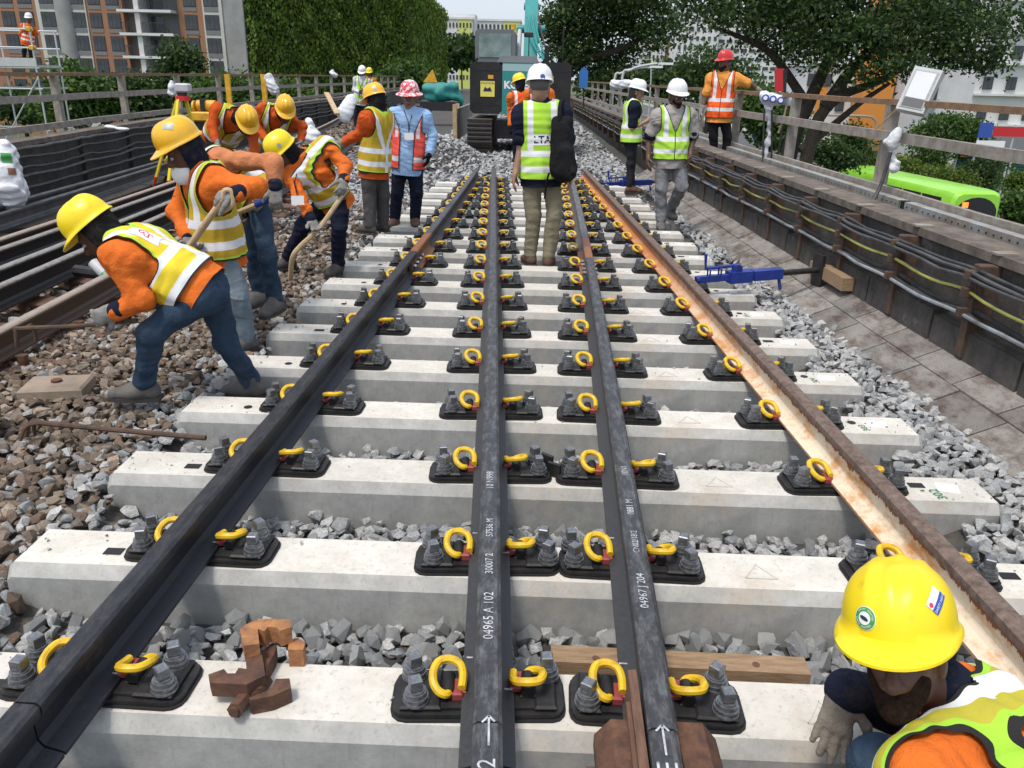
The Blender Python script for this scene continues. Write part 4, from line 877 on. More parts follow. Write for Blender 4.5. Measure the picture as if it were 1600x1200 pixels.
# ---------------------------------------------------------------- the people
def G(x, y, z): return PZ(x, y, z)
LTA, L_ = person('man with black backpack seen from behind, lime vest lettered LTA, khaki trousers', dict(head=(843, 136), neck=(846, 166), pelvis=(846, 272), elL=(815, 226, -.02), wrL=(806, 268, -.06), elR=(889, 228, -.02), wrR=(891, 268, -.08), knL=(833, 336, -.03), knR=(866, 337, -.03), anL=(829, 398, .0), anR=(857, 400, -.05)), 7.3, (-.05, 1), s=1.03, sk=SK_T, shirt=C_NAVY, sleeve='short', trousers=C_KHA, boots=C_BOOTB, vest=V_LM(), hel=H_W, fd=[(-.35, 1), (.15, 1)], leg=1.0, hair=mat('grey_hair', (.09, .085, .08), rough=.7), collar=C_NAVY)
person('man in light blue shirt and open coral vest under a flowery red helmet', dict(head=(640, 152), neck=(640, 172), pelvis=(637, 258), elL=(677, 212, .02), wrL=(671, 240, -.06), elR=(604, 212, .02), wrR=(597, 238, -.06), knL=(651, 302, -.04), knR=(621, 302, -.04), anL=(648, 340, .0), anR=(617, 341, -.02)), 9.15, (0, -1), look=(0, -1, -.12), s=.98, sk=SK_M, shirt=C_LBL, trousers=C_NAVY, boots=C_BOOTB, vest=V_PK(), openv=True, hel=H_F, hfull=True, gloves=C_GLB, badge=(639, 213, -.16), fd=[(.25, -1), (-.35, -1)], leg=1.05, seed=3)
person('worker in yellow helmet and grey cargo trousers reaching out one orange sleeve', dict(head=(587, 158), neck=(590, 176), pelvis=(585, 262), elL=(563, 210, -.1), wrL=(537, 222, -.05), elR=(602, 212, .1), wrR=(570, 235, .25), knL=(577, 308, -.06), knR=(599, 306, .04), anL=(578, 352, -.1), anR=(598, 348, .08)), 8.6, (-.85, .45), look=(-.8, .55, -.35), s=.98, sk=SK_D, shirt=C_RO, trousers=C_GRY, boots=C_BOOTK, vest=V_WK(), hel=H_Y2, gloves=C_GLV, cover=C_BLK, leg=1.1, seed=5)
person('woman with white helmet and lime vest standing sideways, looking at her hands', dict(head=(995, 143), neck=(989, 160), pelvis=(986, 218), elL=(990, 200, .12), wrL=(1012, 188, .1), elR=(988, 201, -.16), wrR=(1011, 189, -.12), knL=(987, 256, .06), knR=(985, 256, -.06), anL=(986, 291, .08), anR=(984, 292, -.06)), 12.35, (1, .1), look=(1, -.1, -.2), s=.95, sk=SK_T, shirt=C_NAVY, sleeve='short', trousers=C_DK, boots=C_BOOTB, vest=V_LM(), hel=H_W, leg=.9, seed=6, shw=.15, hem=.06, longhair=True)
person('man in white helmet, lime vest and dusty grey jeans walking with arms hanging', dict(head=(1057, 150), neck=(1053, 172), pelvis=(1048, 243), elL=(1083, 217, .03), wrL=(1078, 242, -.05), elR=(1014, 217, .03), wrR=(1013, 246, -.05), knL=(1065, 292, -.1), knR=(1033, 296, -.08), anL=(1047, 328, .22), anR=(1033, 346, -.05)), 9.45, (.1, -1), look=(.25, -1, -.14), s=1.0, sk=SK_D, shirt=C_SHG, sleeve='short', trousers=C_GJ, boots=C_BOOTG, vest=V_LM(), hel=H_W, fd=[(.2, -1), (-.05, -1)], leg=1.02, seed=7, collar=C_NAVY, cuff=C_NAVY, beard=True, hem=.13)
person('bearded man in red helmet and orange vest leaning on the walkway railing', dict(head=(1133, 98), neck=(1131, 116), pelvis=(1124, 180), elL=(1172, 131, -.05), wrL=(1186, 141, -.02), elR=(1103, 150, .0), wrR=(1096, 172, -.04), knL=(1136, 214, -.02), knR=(1115, 214, -.02), anL=(1134, 240, 0), anR=(1114, 240, 0)), 12.7, (-.25, -1), look=(-.8, -.65, -.05), s=1.0, sk=SK_B, shirt=C_LOR, trousers=C_BLK, boots=C_BOOTK, vest=V_OR(), hel=H_R, gloves=C_GLV, fd=(-.2, -1), leg=1.0, seed=8, beard=True, collar=C_BLK, sleeve='short')
# workers bending over the old ballast
person('worker bending nearest the sleeper ends, blue jeans, bright yellow vest, hooked bar in hand', dict(head=(152, 362, .02), neck=(190, 380, .03), pelvis=(312, 452, .05), elL=(222, 470, -.17), wrL=(180, 486, -.20), elR=(215, 462, .28), wrR=(190, 492, .15), knL=(236, 520, -.12), knR=(352, 530, .2), anL=(226, 598, -.04), anR=(392, 596, .3)), 3.85, (-1, -.05), look=(-.75, -.15, -.62), s=1.0, sk=SK_D, shirt=C_OR, trousers=C_JEAN, boots=C_BOOTG, vest=V_WY(), hel=H_Y, gloves=C_GLV, cover=C_BLK, hands=('grip', 'grip'), fd=[(-1, -.1), (-.9, .1)], leg=.94, h=.009, seed=11, vestlen=-.03, cuff=C_NAVY, hem=.04)
person('worker in white dust mask and yellow helmet gripping a wooden shovel handle', dict(head=(287, 234, 0), neck=(318, 262, .05), pelvis=(340, 388, .08), elL=(402, 292, -.14), wrL=(368, 303, -.32), elR=(276, 330, .12), wrR=(296, 372, -.05), knL=(372, 462, -.02), knR=(352, 462, .2), anL=(384, 526, .0), anR=(372, 522, .3)), 4.85, (-.75, -.65), look=(-.8, -.45, -.42), s=1.04, sk=SK_D, shirt=C_OR, trousers=C_JEANL, boots=C_BOOTG, vest=V_WK(), hel=H_Y2, gloves=C_GLV, cover=C_NAVY, mask=True, maskdrop=.05, hands=('grip', 'grip'), leg=.98, h=.009, seed=12, cuff=C_NAVY, shw=.19, hdir=((( -.95, -.1, -.15), (-.1, .5, -.85), (-.2, -.8, .4)), None))
person('worker in faded orange sleeves stooping behind the masked man, jeans, blue tool handle', dict(head=(296, 236, .25), neck=(330, 250, .15), pelvis=(398, 305, .12), shL=(345, 250, -.05), elL=(428, 254, -.2), wrL=(430, 293, -.25), elR=(380, 300, .3), wrR=(400, 318, .0), knL=(418, 400, -.05), knR=(395, 395, .25), anL=(430, 468, .0), anR=(405, 455, .3)), 5.4, (-1, -.2), look=(-.9, -.1, -.6), s=1.0, sk=SK_D, shirt=C_OR2, trousers=C_JEAN, boots=C_BOOTG, vest=V_WK(), hel=H_Y, gloves=C_GLV, cover=C_BLK, hands=('grip', 'grip'), fd=(-.2, -1), leg=.92, seed=13, cuff=C_NAVY, hem=.05)
person('worker in dark trousers with hanging badge digging with a crooked shovel handle', dict(head=(444, 238, -.15), neck=(474, 246, -.05), pelvis=(520, 308, .1), shL=(508, 230, .0), shR=(452, 268, -.12), elL=(540, 258, -.05), wrL=(537, 282, -.18), elR=(468, 306, -.25), wrR=(486, 343, -.35), knL=(530, 356, -.05), knR=(474, 352, -.02), anL=(528, 412, .05), anR=(450, 404, .15)), 6.9, (-.75, -.65), look=(-.6, -.55, -.6), s=1.0, sk=SK_D, shirt=C_OR, trousers=C_NAVY, boots=C_BOOTK, vest=V_WK(), hel=H_Y, gloves=C_GLV, cover=C_BLK, hands=('grip', 'grip'), fd=[(-.3, -1), (-.8, -.5)], leg=1.02, seed=14, cuff=C_NAVY, badge=(465, 313, -.38), vestlen=0)
person('stooping worker next to the yellow pump, head down, dark trousers', dict(head=(385, 190, -.25), neck=(368, 182, -.1), pelvis=(345, 212, .3), elL=(395, 212, -.15), wrL=(398, 240, -.2), elR=(332, 197, -.2), wrR=(338, 220, -.3), knL=(352, 250, .15), knR=(338, 250, .1), anL=(352, 285, .2), anR=(338, 285, .2)), 8.9, (.35, -1, -.2), look=(.35, -.6, -.75), s=1.0, sk=SK_D, shirt=C_RO, trousers=C_BLK, boots=C_BOOTK, vest=V_WK(), hel=H_Y2, gloves=C_GLV, cover=C_BLK, hands=('grip', 'grip'), seed=15, vestlen=-.02)
person('stooping worker in red orange shirt behind the shovelling man, facing the camera', dict(head=(445, 172, -.2), neck=(436, 176, -.1), pelvis=(420, 216, .2), elL=(473, 198, -.1), wrL=(470, 220, -.2), elR=(400, 198, -.1), wrR=(420, 222, -.2), knL=(432, 250, .1), knR=(412, 250, .1), anL=(432, 282, .1), anR=(412, 282, .1)), 9.9, (.2, -1, -.2), look=(.3, -.7, -.6), s=1.0, sk=SK_D, shirt=C_RO, trousers=C_GRY, boots=C_BOOTK, vest=V_WK(), hel=H_Y2, gloves=C_GLV, cover=C_BLK, hands=('grip', 'grip'), seed=16)
# farther people
person('man in white helmet and lime vest writing on papers beside the left parapet', dict(head=(566, 113), neck=(566, 122), pelvis=(562, 158), elL=(580, 140, 0), wrL=(568, 142, -.25), elR=(553, 140, 0), wrR=(562, 144, -.25), knL=(566, 178), knR=(556, 178), anL=(567, 197), anR=(556, 198)), 23.5, (0, -1), look=(0, -1, -.4), sk=SK_B, shirt=C_WHT, trousers=C_DK, boots=C_BOOTK, vest=V_LM(), hel=H_W, h=.016, seed=17, eyes=False)
person('small distant worker in yellow helmet behind the man with papers', dict(head=(577, 114), neck=(577, 122), pelvis=(576, 150), elL=(585, 136), wrL=(584, 148), elR=(568, 136), wrR=(569, 148), knL=(579, 166), knR=(573, 166), anL=(579, 181), anR=(573, 181)), 29, (0, -1), sk=SK_D, shirt=C_OR, trousers=C_DK, boots=C_BOOTK, vest=V_WK(), hel=H_Y, cover=C_BLK, h=.02, seed=18, eyes=False)
person('worker in yellow helmet and orange sleeves standing behind the digger', dict(head=(812, 130), neck=(812, 146), pelvis=(812, 193), elL=(797, 176, 0), wrL=(797, 197, -.1), elR=(832, 172, 0), wrR=(834, 195), knL=(806, 222), knR=(820, 222), anL=(806, 246), anR=(820, 246)), 16, (-.3, .95), look=(-.75, .5, -.3), sk=SK_D, shirt=C_OR, trousers=C_NAVY, boots=C_BOOTK, vest=V_OR(), hel=H_Y, gloves=C_GLB, cover=C_BLK, h=.013, seed=19, eyes=False)
person('man in orange vest and white helmet standing on the scaffold deck', dict(head=(45, 29), neck=(45, 40), pelvis=(43, 66), elL=(57, 53), wrL=(52, 44, -.2), elR=(32, 53), wrR=(38, 45, -.2), knL=(48, 80), knR=(38, 80), anL=(49, 93), anR=(38, 93)), 28, (.2, -1), look=(.2, -1, -.1), sk=SK_B, shirt=C_OR, trousers=C_BLK, boots=C_BOOTK, vest=V_OR(), hel=H_W, h=.018, seed=20, eyes=False)
person('worker in coral vest hidden between the digger and the man with the backpack', dict(head=(842, 122), neck=(842, 140), pelvis=(842, 196), elL=(816, 172, 0), wrL=(820, 196, -.1), elR=(868, 172, 0), wrR=(864, 196, -.1), knL=(836, 228), knR=(850, 228), anL=(836, 256), anR=(850, 256)), 14, (0, 1), sk=SK_D, shirt=C_OR, trousers=C_NAVY, boots=C_BOOTK, vest=V_PK(), hel=H_Y, h=.014, seed=22, eyes=False)
# the squatting worker beside the rusted rail
near, N_ = person('squatting worker in yellow helmet with black collar, muddy gloves and mesh vest', dict(head=(1406, 1012, 0), neck=(1500, 1098, .02), pelvis=('w', 1.22, 1.20, .12), shL=(1448, 1232, -.22), shR=(1500, 1092, .22), elL=('w', .80, .86, .18), wrL=('w', .66, .98, .06), elR=(1412, 1110, .28), wrR=(1322, 1080, .17), knL=('w', .86, 1.0, .24), knR=('z', 1372, 1192, .16), anL=('w', .94, .98, .06), anR=('w', .97, 1.42, .0)), 1.42, (-1, -.05), look=(-.52, -.80, .20), s=.99, sk=skin('near', (.12, .058, .037)), shirt=C_OR, trousers=C_JEAN, boots=C_BOOTG, vest=vest_mat('mesh_vest', (.50, .45, .05), backv=True, edge2=(.35, .62, .05), strap=(.06, .13), ew=.018), hel=H_Y, gloves=C_GLD, hair=C_HAIR, beard=True, hands=('relaxed', 'flat'), h=.006, handh=.004, seed=21, collar=C_NAVY, cuff=C_NAVY, hdir=(None, ((-.42, -.62, -.80), (.3, .75, -.5), (.8, -.5, 0))), hsc=1.0, eyes=False, cuff0=.2, vhw=.178)
# ================================================================ lettering and stickers on clothes, bags, tools, things lying about
from mathutils.bvhtree import BVHTree
def bvh_of(objs):
    V = []; F = []
    for o in objs:
        me = o.data; M = np.array(o.matrix_local if o.parent else o.matrix_basis); off = len(V); P = wloc(o.parent) if o.parent else 0
        for v in me.vertices: V.append(tuple((M[:3, :3]@np.array(v.co)+M[:3, 3])+P))
        F += [tuple(i+off for i in p.vertices) for p in me.polygons]
    return BVHTree.FromPolygons(V, F)
def child(o, n): return [c for c in o.children if c.name.split('.')[0] == n]
def projector(bv, d, lift):
    d = Vector(unit(d).tolist())
    def f(W):
        out = []
        for p in W:
            h, n_, i, t = bv.ray_cast(Vector(p.tolist())-d*.4, d)
            out.append(np.array(h)-np.array(d)*lift if h else p)
        return np.array(out)
    return f
def patch(name, bv, c, ex, ey, d, w, h, m, parent, lift=.003, n=8, disc=False):
    ex, ey = unit(ex), unit(ey); V = []; F = []
    if disc:
        V = [c]+[c+ex*w*r*math.cos(a)+ey*h*r*math.sin(a) for r in (.5, 1) for a in np.linspace(0, 2*math.pi, 20, endpoint=False)]
        F = [(0, 1+i, 1+(i+1) % 20) for i in range(20)]+[(1+i, 21+i, 21+(i+1) % 20, 1+(i+1) % 20) for i in range(20)]
    else:
        V = [c+ex*w*(2*i/n-1)+ey*h*(2*j/n-1) for j in range(n+1) for i in range(n+1)]; F = [(j*(n+1)+i, j*(n+1)+i+1, (j+1)*(n+1)+i+1, (j+1)*(n+1)+i) for j in range(n) for i in range(n)]
    V = projector(bv, d, lift)(np.array(V)); return link_mesh(name, np_mesh(name, V-wloc(parent), F, m, True), parent)
M_INK = mat('dark_ink', (.02, .025, .05), rough=.8); M_STW = mat('sticker_white', (.78, .79, .80), rough=.4); M_STG = mat('sticker_green', (.05, .30, .06), rough=.4); M_STB = mat('sticker_blue', (.03, .08, .36), rough=.4); M_STR = mat('sticker_red', (.60, .04, .10), rough=.5); M_STS = mat('sticker_grey', (.42, .44, .42), (.3, .32, .3), 40, .4)
# LTA on the back of the lime vest
bv = bvh_of(child(LTA, 'vest')); c = L_['pel']+L_['ez']*.30+L_['ex']*.0
patch('lettering_panel', bv, c, L_['ex'], L_['ez'], L_['ey'], .085, .045, M_STW, LTA, .003)
text('lettering', 'LTA', .085, M_INK, c-L_['ex']*.0, L_['ex'], L_['ez'], LTA, projector(bv, L_['ey'], .005), bold=.02)
# patch on the bending worker's vest, company lettering on the squatting worker's back
PB = [o for o in bpy.data.objects if o.get('label', '').startswith('worker bending nearest')][0]
bv = bvh_of(child(PB, 'vest')); pp = PY(222, 357, 3.82)
patch('lettering_panel', bv, pp, (1, 0, .0), (0, 1, .2), (.25, .3, -1), .06, .045, M_STW, PB); text('lettering', 'GS', .055, M_STR, pp, (.8, -.6, 0), (.6, .8, 0), PB, projector(bv, (.25, .3, -1), .005))
bv = bvh_of(child(near, 'vest')); c = N_['pel']+N_['ez']*.26-N_['ey']*.1
patch('lettering_panel', bv, c, N_['ex'], N_['ez'], N_['ey'], .12, .04, M_STW, near); text('lettering', 'GASSPO', .062, M_STR, c, N_['ex'], N_['ez'], near, projector(bv, N_['ey'], .005))
def view_sticker(person, px, w, m, name='sticker', disc=True, h=None, roll=0, lift=.002, part='helmet', txt=None, tm=None, ts=None):
    hs = child(person, part); bvx = bvh_of(hs); d = unit(ray(*px)); hit = bvx.ray_cast(Vector(CP.tolist()), Vector(d.tolist()))
    if hit[0] is None: return
    n_ = np.array(hit[1]); n_ = n_ if n_@d < 0 else -n_; c = np.array(hit[0])+n_*.05; X = unit(np.cross((0, 0, 1), n_)); U_ = np.cross(n_, X); X, U_ = X*math.cos(roll)+U_*math.sin(roll), -X*math.sin(roll)+U_*math.cos(roll)
    par = hs[0]
    def add(nm, ww, hh, mm, li, dc, off=(0, 0)):
        V = patch(nm, bvx, c+X*off[0]+U_*off[1], X, U_, -n_, ww, hh, mm, person, li, disc=dc); return V
    add(name, w, h or w, m, lift, disc)
    return dict(add=add, c=c, X=X, U=U_, n=n_, bv=bvx)
st = view_sticker(near, (1352, 966), .024, M_STW)
if st:
    st['add']('sticker', .0225, .0225, M_STG, .003, True); st['add']('sticker', .0135, .0135, M_STW, .004, True); st['add']('sticker', .010, .004, M_INK, .005, True)
    for sgn, t in ((1, 'SAFETY INDUCTED'), (-1, 'SAFETY INDUCTED')):
        for i, chh in enumerate(t):
            a = math.pi/2-(i-7)*.17 if sgn > 0 else -math.pi/2+(i-7)*.17; e = st['X']*math.cos(a)+st['U']*math.sin(a); tx = st['X']*math.sin(a)-st['U']*math.cos(a); 
            if sgn < 0: tx, up = -tx, -e
            else: up = e
            if chh != ' ': text('sticker_letter', chh, .0056, M_STW, st['c']+e*.018, tx, up, near, projector(st['bv'], -st['n'], .0045))
st = view_sticker(near, (1462, 938), .026, M_STW, disc=False, h=.016, roll=.55)
if st:
    st['add']('sticker', .026, .0075, M_STB, .003, False, tuple((np.array([0, -.0085])).tolist())); st['add']('sticker', .005, .005, M_STR, .003, True, (-.019, .006))
    text('sticker_lettering', 'SAFETY INDUC', .0078, M_STW, st['c']-st['U']*.0085, st['X'], st['U'], near, projector(st['bv'], -st['n'], .0045))
for lab, px, w, m, disc in (('worker in white dust mask', (262, 198), .030, M_STS, False), ('worker in dark trousers with', (436, 227), .018, M_STS, True), ('man with black backpack', (848, 120), .022, M_STB, True), ('worker in yellow helmet and grey', (586, 140), .018, M_STS, True)):
    P_ = [o for o in bpy.data.objects if o.get('label', '').startswith(lab)]
    if P_: view_sticker(P_[0], px, w, m, disc=disc, h=w*(.62 if not disc else 1))
# backpack hanging from the right shoulder
t = thing('backpack', 'black backpack slung on the right shoulder of the lime vest man', 'backpack', PY(880, 285, 7.12))
P = [rc(PY(878, 205, 7.12), PY(880, 262, 7.10), .085, .12, None, (1, 1, 1), .05), rc(PY(872, 190, 7.14), PY(886, 190, 7.14), .05, .05, k=.05), rc(PY(884, 240, 7.0), PY(886, 268, 7.0), .06, .075, k=.05)]
V, Q = sdf_arrays(P, .010, (.005, 34, 5)); put_mesh('bag', V, Q, C_BLK, t)
MB().tube(smooth_pts([PY(874, 196, 7.08), PY(874, 172, 7.1), PY(877, 158, 7.25), PY(880, 160, 7.4)], 4), .018, 6).build('strap', C_BLK, t, True)
MB().tube(smooth_pts([PY(858, 270, 7.05), PY(854, 285, 7.06), PY(851, 310, 7.1)], 4), .010, 6).build('strap', C_BLK, t, True)
# tools
M_ASH = mat('worn_ash_wood', (.58, .44, .27), (.40, .28, .15), 14, .7, bump=.2)
M_BLUE = mat('blue_paint', (.018, .045, .30), (.012, .03, .17), 10, .45)
t = thing('shovel', 'shovel with pale wooden handle held by the masked worker', 'shovel', PZ(225, 470, -.05))
a, b = PY(348, 312, 4.5), PY(268, 430, 4.62); MB().tube([a, (a+b)/2+np.array((0, 0, .01)), b], [.019, .02, .018], 10).build('shaft', M_ASH, t, True)
MB().tube(smooth_pts([a, a+np.array((.015, 0, .05)), a+np.array((.055, 0, .045)), a+np.array((.05, 0, -.03)), a+np.array((-.02, 0, -.07))], 4), .014, 8).build('grip', M_ASH, t, True)
MB().obox(b+unit(b-a)*.13, unit(np.cross(b-a, (0, 1, .3))), unit(b-a), unit(np.cross(unit(np.cross(b-a, (0, 1, .3))), b-a)), .10, .15, .006).build('blade', M_IRON, t)
t = thing('shovel', 'crooked pale wooden shovel handle under the hands of the digging worker', 'shovel', PZ(455, 435, -.05))
MB().tube(smooth_pts([PY(543, 293, 6.7), PY(501, 354, 6.58), PY(470, 384, 6.55), PY(457, 403, 6.56), PZ(454, 436, -.06)], 5), .021, 8).build('shaft', M_ASH, t, True)
t = thing('pick', 'tool with blue grip and wooden shaft held by the stooping worker in jeans', 'tool', PY(380, 330, 5.2))
a, b = PY(424, 310, 5.14), PY(372, 332, 5.2); MB().tube([a+(a-b)*.05, a+(b-a)*.45], .022, 10).build('grip', M_BLUE, t, True); MB().tube([a+(b-a)*.45, b+(b-a)*.8], .017, 8).build('shaft', M_ASH, t, True)
MB().obox(b+(b-a)*.95, unit(b-a), (0, 1, 0), unit(np.cross(b-a, (0, 1, 0))), .03, .20, .02).build('head', M_IRON, t)
t = thing('ballast_fork', 'bent iron bar with two prongs in the bending worker gloved hand', 'tool', PZ(25, 540, -.03))
a, b = PY(30, 513, 3.78), PY(214, 500, 3.68); MB().tube(smooth_pts([b, (a*.5+b*.5)+np.array((0, 0, -.008)), a, a+np.array((-.02, 0, -.015)), a+np.array((-.03, .0, -.10))], 4), .011, 7).build('bar', M_BRK, t, True)
MB().tube(smooth_pts([a+np.array((.03, 0, 0)), a+np.array((.02, .08, -.01)), a+np.array((.01, .1, -.10))], 4), .010, 7).build('prong', M_BRK, t, True)
t = thing('ballast_fork', 'rusty hooked iron bar lying on the brown stones near a sleeper end', 'tool', (-2.29, 3.33, 0))
MB().tube([(-2.28, 3.34, .05), (-1.9, 3.32, .035), (-1.49, 3.30, .02)], .013, 8).build('bar', M_BRK, t, True)
for d in (-.05, 0, .06): MB().tube(smooth_pts([(-2.27, 3.34, .05), (-2.33, 3.34+d*.6, .045), (-2.36, 3.34+d, -.02)], 4), .010, 6).build('prong', M_BRK, t, True)
t = thing('stone_slab', 'flat beige concrete slab bedded in the brown ballast', 'slab', (-2.55, 3.93, -.03)); MB().box((-2.72, 3.83, -.08), (-2.40, 4.06, .015), rz=.2, bev=.012).build('slab_body', mat('beige_concrete', (.33, .26, .20), (.25, .2, .15), 9, .9, bump=.4), t)
MB().cyl((-2.56, 3.95), .028, .014, .028, 8).build('stud', M_RUST, t)
# rusty clamps
M_RUSTO = mat('orange_rust', (.44, .20, .075), (.22, .10, .05), 30, .9, 0, .7, 70, .008)
def jaw(name, pts, z0, z1, m, t): MB().poly(pts, z0, z1).build(name, m, t)
def QZ(L, z): return [tuple(PZ(x, y, z)[:2]) for x, y in L]
t = thing('rail_clamp', 'rusty rail clamp with two jaws lying on the first sleeper', 'clamp', (-.72, 1.8, 0))
def zoomp(L): return [(280+x/5.714, 940+y/5.714) for x, y in L]
jaw('jaw', QZ(zoomp([(260, 650), (400, 600), (430, 640), (500, 640), (530, 590), (600, 600), (590, 450), (735, 455), (770, 655), (600, 740), (280, 725)]), .075)[::-1], .03, .075, M_RUST, t)
jaw('jaw', QZ(zoomp([(770, 800), (830, 770), (860, 690), (985, 685), (1000, 770), (840, 840), (640, 880), (620, 860)]), .05)[::-1], .002, .05, M_RUST, t)
jaw('jaw', QZ(zoomp([(540, 240), (640, 180), (760, 150), (985, 160), (1003, 225), (900, 260), (870, 230), (790, 225), (760, 265), (700, 240), (715, 375), (575, 395)]), .115)[::-1], .06, .115, M_RUSTO, t)
jaw('arm', QZ(zoomp([(720, 460), (830, 370), (870, 390), (850, 460), (770, 600)]), .05)[::-1], .0, .05, M_RUST, t)
jaw('wedge', QZ(zoomp([(970, 430), (980, 350), (1060, 320), (1125, 370), (1105, 430)]), .06)[::-1], -.005, .06, M_RUSTO, t)
for (px, r) in (((515, 950), .019), ((710, 800), .016)):
    c = PZ(*zoomp([px])[0], .03); d = unit(np.array((-.1, -1, .15))); MB().tube([c-d*.05, c+d*.012], r*1.2, 6).build('nut', M_RUST, t); MB().tube([c, c+d*.022], r*.7, 10).build('bolt', M_RUST, t)
t = thing('rail_clamp', 'dark red-brown clamp gripping the rail head below the chalked SE', 'clamp', (R3(1.5), 1.5, 0)); xr = R3(1.47)
for s in (-1, 1):
    pr = [(xr+s*x, z) for x, z in ((.045, .0), (.135, .0), (.150, .05), (.150, .085), (.112, .135), (.045, .135))]; y0, y1 = 1.38, 1.545
    V = [(x, y0, z) for x, z in pr]+[(x, y1, z) for x, z in pr]; n = 6; MB().add(V, [tuple(range(n)), tuple(range(2*n-1, n-1, -1))]+[(k, (k+1) % n, n+(k+1) % n, n+k) for k in range(n)]).build('jaw', M_RUST, t)
    MB().box((xr+s*.16-.012, 1.40, .02), (xr+s*.16+.012, 1.46, .07)).build('lug', M_RUST, t)
t = thing('timber_wedge', 'splintered brown timber strip wedged along the rail above the clamp', 'timber', (xr-.05, 1.6, .03)); MB().obox((xr-.052, 1.48, .115), (1, 0, .1), (0.02, 1, 0), (0, 0, 1), .011, .2, .058).build('strip', M_DWOOD, t); MB().obox((xr-.068, 1.44, .10), (1, 0, 0), (.02, 1, 0), (0, 0, 1), .006, .15, .05).build('splinter', M_DWOOD, t)
t = thing('timber_plank', 'sawn brown plank lying on the stones behind the first sleeper', 'plank', (.47, 1.96, -.1)); MB().obox((.47, 1.975, -.06), unit((.73, -.012, 0)), (.012, 1, .0), (0, 0, 1), .385, .038, .028).build('board', M_WOODP, t)
for x in (.22, .70): MB().cyl((x, 1.965), .012, -.033, -.0305, 8).build('knot', M_DWOOD, t)
t = thing('steel_shim', 'small dark steel shims standing between two fastenings on the third sleeper', 'shim', (R2(3.1)+.27, 3.1, 0)); MB().obox((R2(3.1)+.245, 3.12, .04), unit((1, -.8, 0)), unit((.8, 1, .5)), (0, 0, 1), .03, .006, .04).build('plate', M_IRON, t); MB().obox((R2(3.1)+.275, 3.07, .03), unit((1, -.6, 0)), unit((.6, 1, .4)), (0, 0, 1), .03, .006, .035).build('plate', M_IRON, t)
# blue track jacks
def jack(label, a, b, far=False):
    a, b = np.array(a), np.array(b); d = unit(b-a); X = unit(np.cross(d, (0, 0, 1))); U_ = np.cross(X, d); L = np.linalg.norm(b-a); t = thing('track_jack', label, 'jack', a, 'blue track jacks'); q = lambda u, v=0, w_=0: a+d*L*u+X*v+U_*w_
    MB().bar(q(0), q(.42), .055, .05).build('rail_frame', M_BLUE, t); m = MB(); m.obox(q(.33), d, X, U_, L*.09, .055, .045); m.obox(q(.31, 0, .06), d, X, U_, L*.03, .03, .03); m.tube([q(.30, 0, .04), q(.30, 0, .10)], .035, 12); m.build('gear_housing', M_BLUE, t)
    MB().obox(q(.56), d, X, U_, L*.12, .045, .04).build('slide', M_BLUE, t); MB().bar(q(.66, 0, .0), q(.68, .02, -.13), .05, .02).build('claw', M_BLUE, t)
    MB().tube([q(.66), q(1.)], .024, 10).build('ram', M_IRON, t, True); MB().tube([q(.30, 0, .09), q(.05, 0, .085), q(.045, 0, .20)], .014, 7).build('crank_handle', M_BLUE, t, True)
    for u in (.08, .17): MB().tube(smooth_pts([q(u, -.02, .02), q(u, -.02, .075), q(u, .02, .075), q(u, .02, .02)], 3), .007, 6).build('carry_loop', M_BLUE, t, True)
    MB().tube([q(-.02, 0, -.005), q(.005, 0, 0)], .032, 10).build('foot', M_BLUE, t); return t, d, X, U_
j = jack('blue track jack bracing the rusted rail against timber on the parapet', (1.30, 6.27, .13), (2.32, 6.55, .17))
MB().obox((2.325, 6.555, .17), j[1], j[2], j[3], .012, .07, .13).build('head_plate', M_IRON, j[0])
t = thing('timber_block', 'sawn timber block behind the jack head plate on the sloping slabs', 'timber', (2.4, 6.35, .1)); MB().obox((2.395, 6.34, .16), (1, .05, 0), (-.05, 1, 0), (0, 0, 1), .045, .24, .05).build('block', M_WOODP, t)
t = thing('timber_block', 'short timber packing piece on the far side of the jack head plate', 'timber', (2.39, 6.74, .1)); MB().obox((2.39, 6.74, .15), (1, 0, 0), (0, 1, 0), (0, 0, 1), .045, .09, .04).build('block', M_WOODP, t)
jack('blue track jack lying on the ballast behind the woman in lime', (1.02, 12.55, .10), (2.15, 13.3, .08)); t = thing('blue_chain', 'thin blue chain lying on the grey stones by the far jack', 'chain', (.95, 13.9, 0)); MB().tube(smooth_pts([(1.0, 12.7, .1), (.98, 13.6, .03), (.90, 14.4, .03), (.8, 15.2, .02)], 6), .012, 5).build('links', M_BLUE, t, True)
# floodlight and wrapped lamps on the right railing
M_LGREY = mat('light_grey_casting', (.50, .51, .52), (.42, .43, .44), 8, .45); M_GLASSP = mat('lamp_glass', (.62, .64, .66), (.72, .73, .74), 2, .12)
t = thing('floodlight', 'grey rectangular floodlight clamped to the brown top rail', 'floodlight', (RXR(7.6), 7.6, 1.46))
c = PY(1436, 140, 7.3); zz = unit(np.array((.42, 0, .9))*.9+np.array((0, .25, 0))); nrm = unit(np.array((-.55, -.75, .35))); zz = unit(zz-nrm*(zz@nrm)); xx = np.cross(zz, nrm)
MB().obox(c-nrm*.045, xx, nrm, zz, .115, .045, .185).build('housing', M_LGREY, t); MB().obox(c+nrm*.002, xx, nrm, zz, .095, .004, .16).build('bezel', M_STS, t); MB().obox(c+nrm*.006+zz*.035, xx, nrm, zz, .082, .003, .11).build('lens', M_GLASSP, t); MB().obox(c+nrm*.006-zz*.115, xx, nrm, zz, .082, .003, .035).build('driver_cover', mat('dark_grey', (.12, .12, .13)), t)
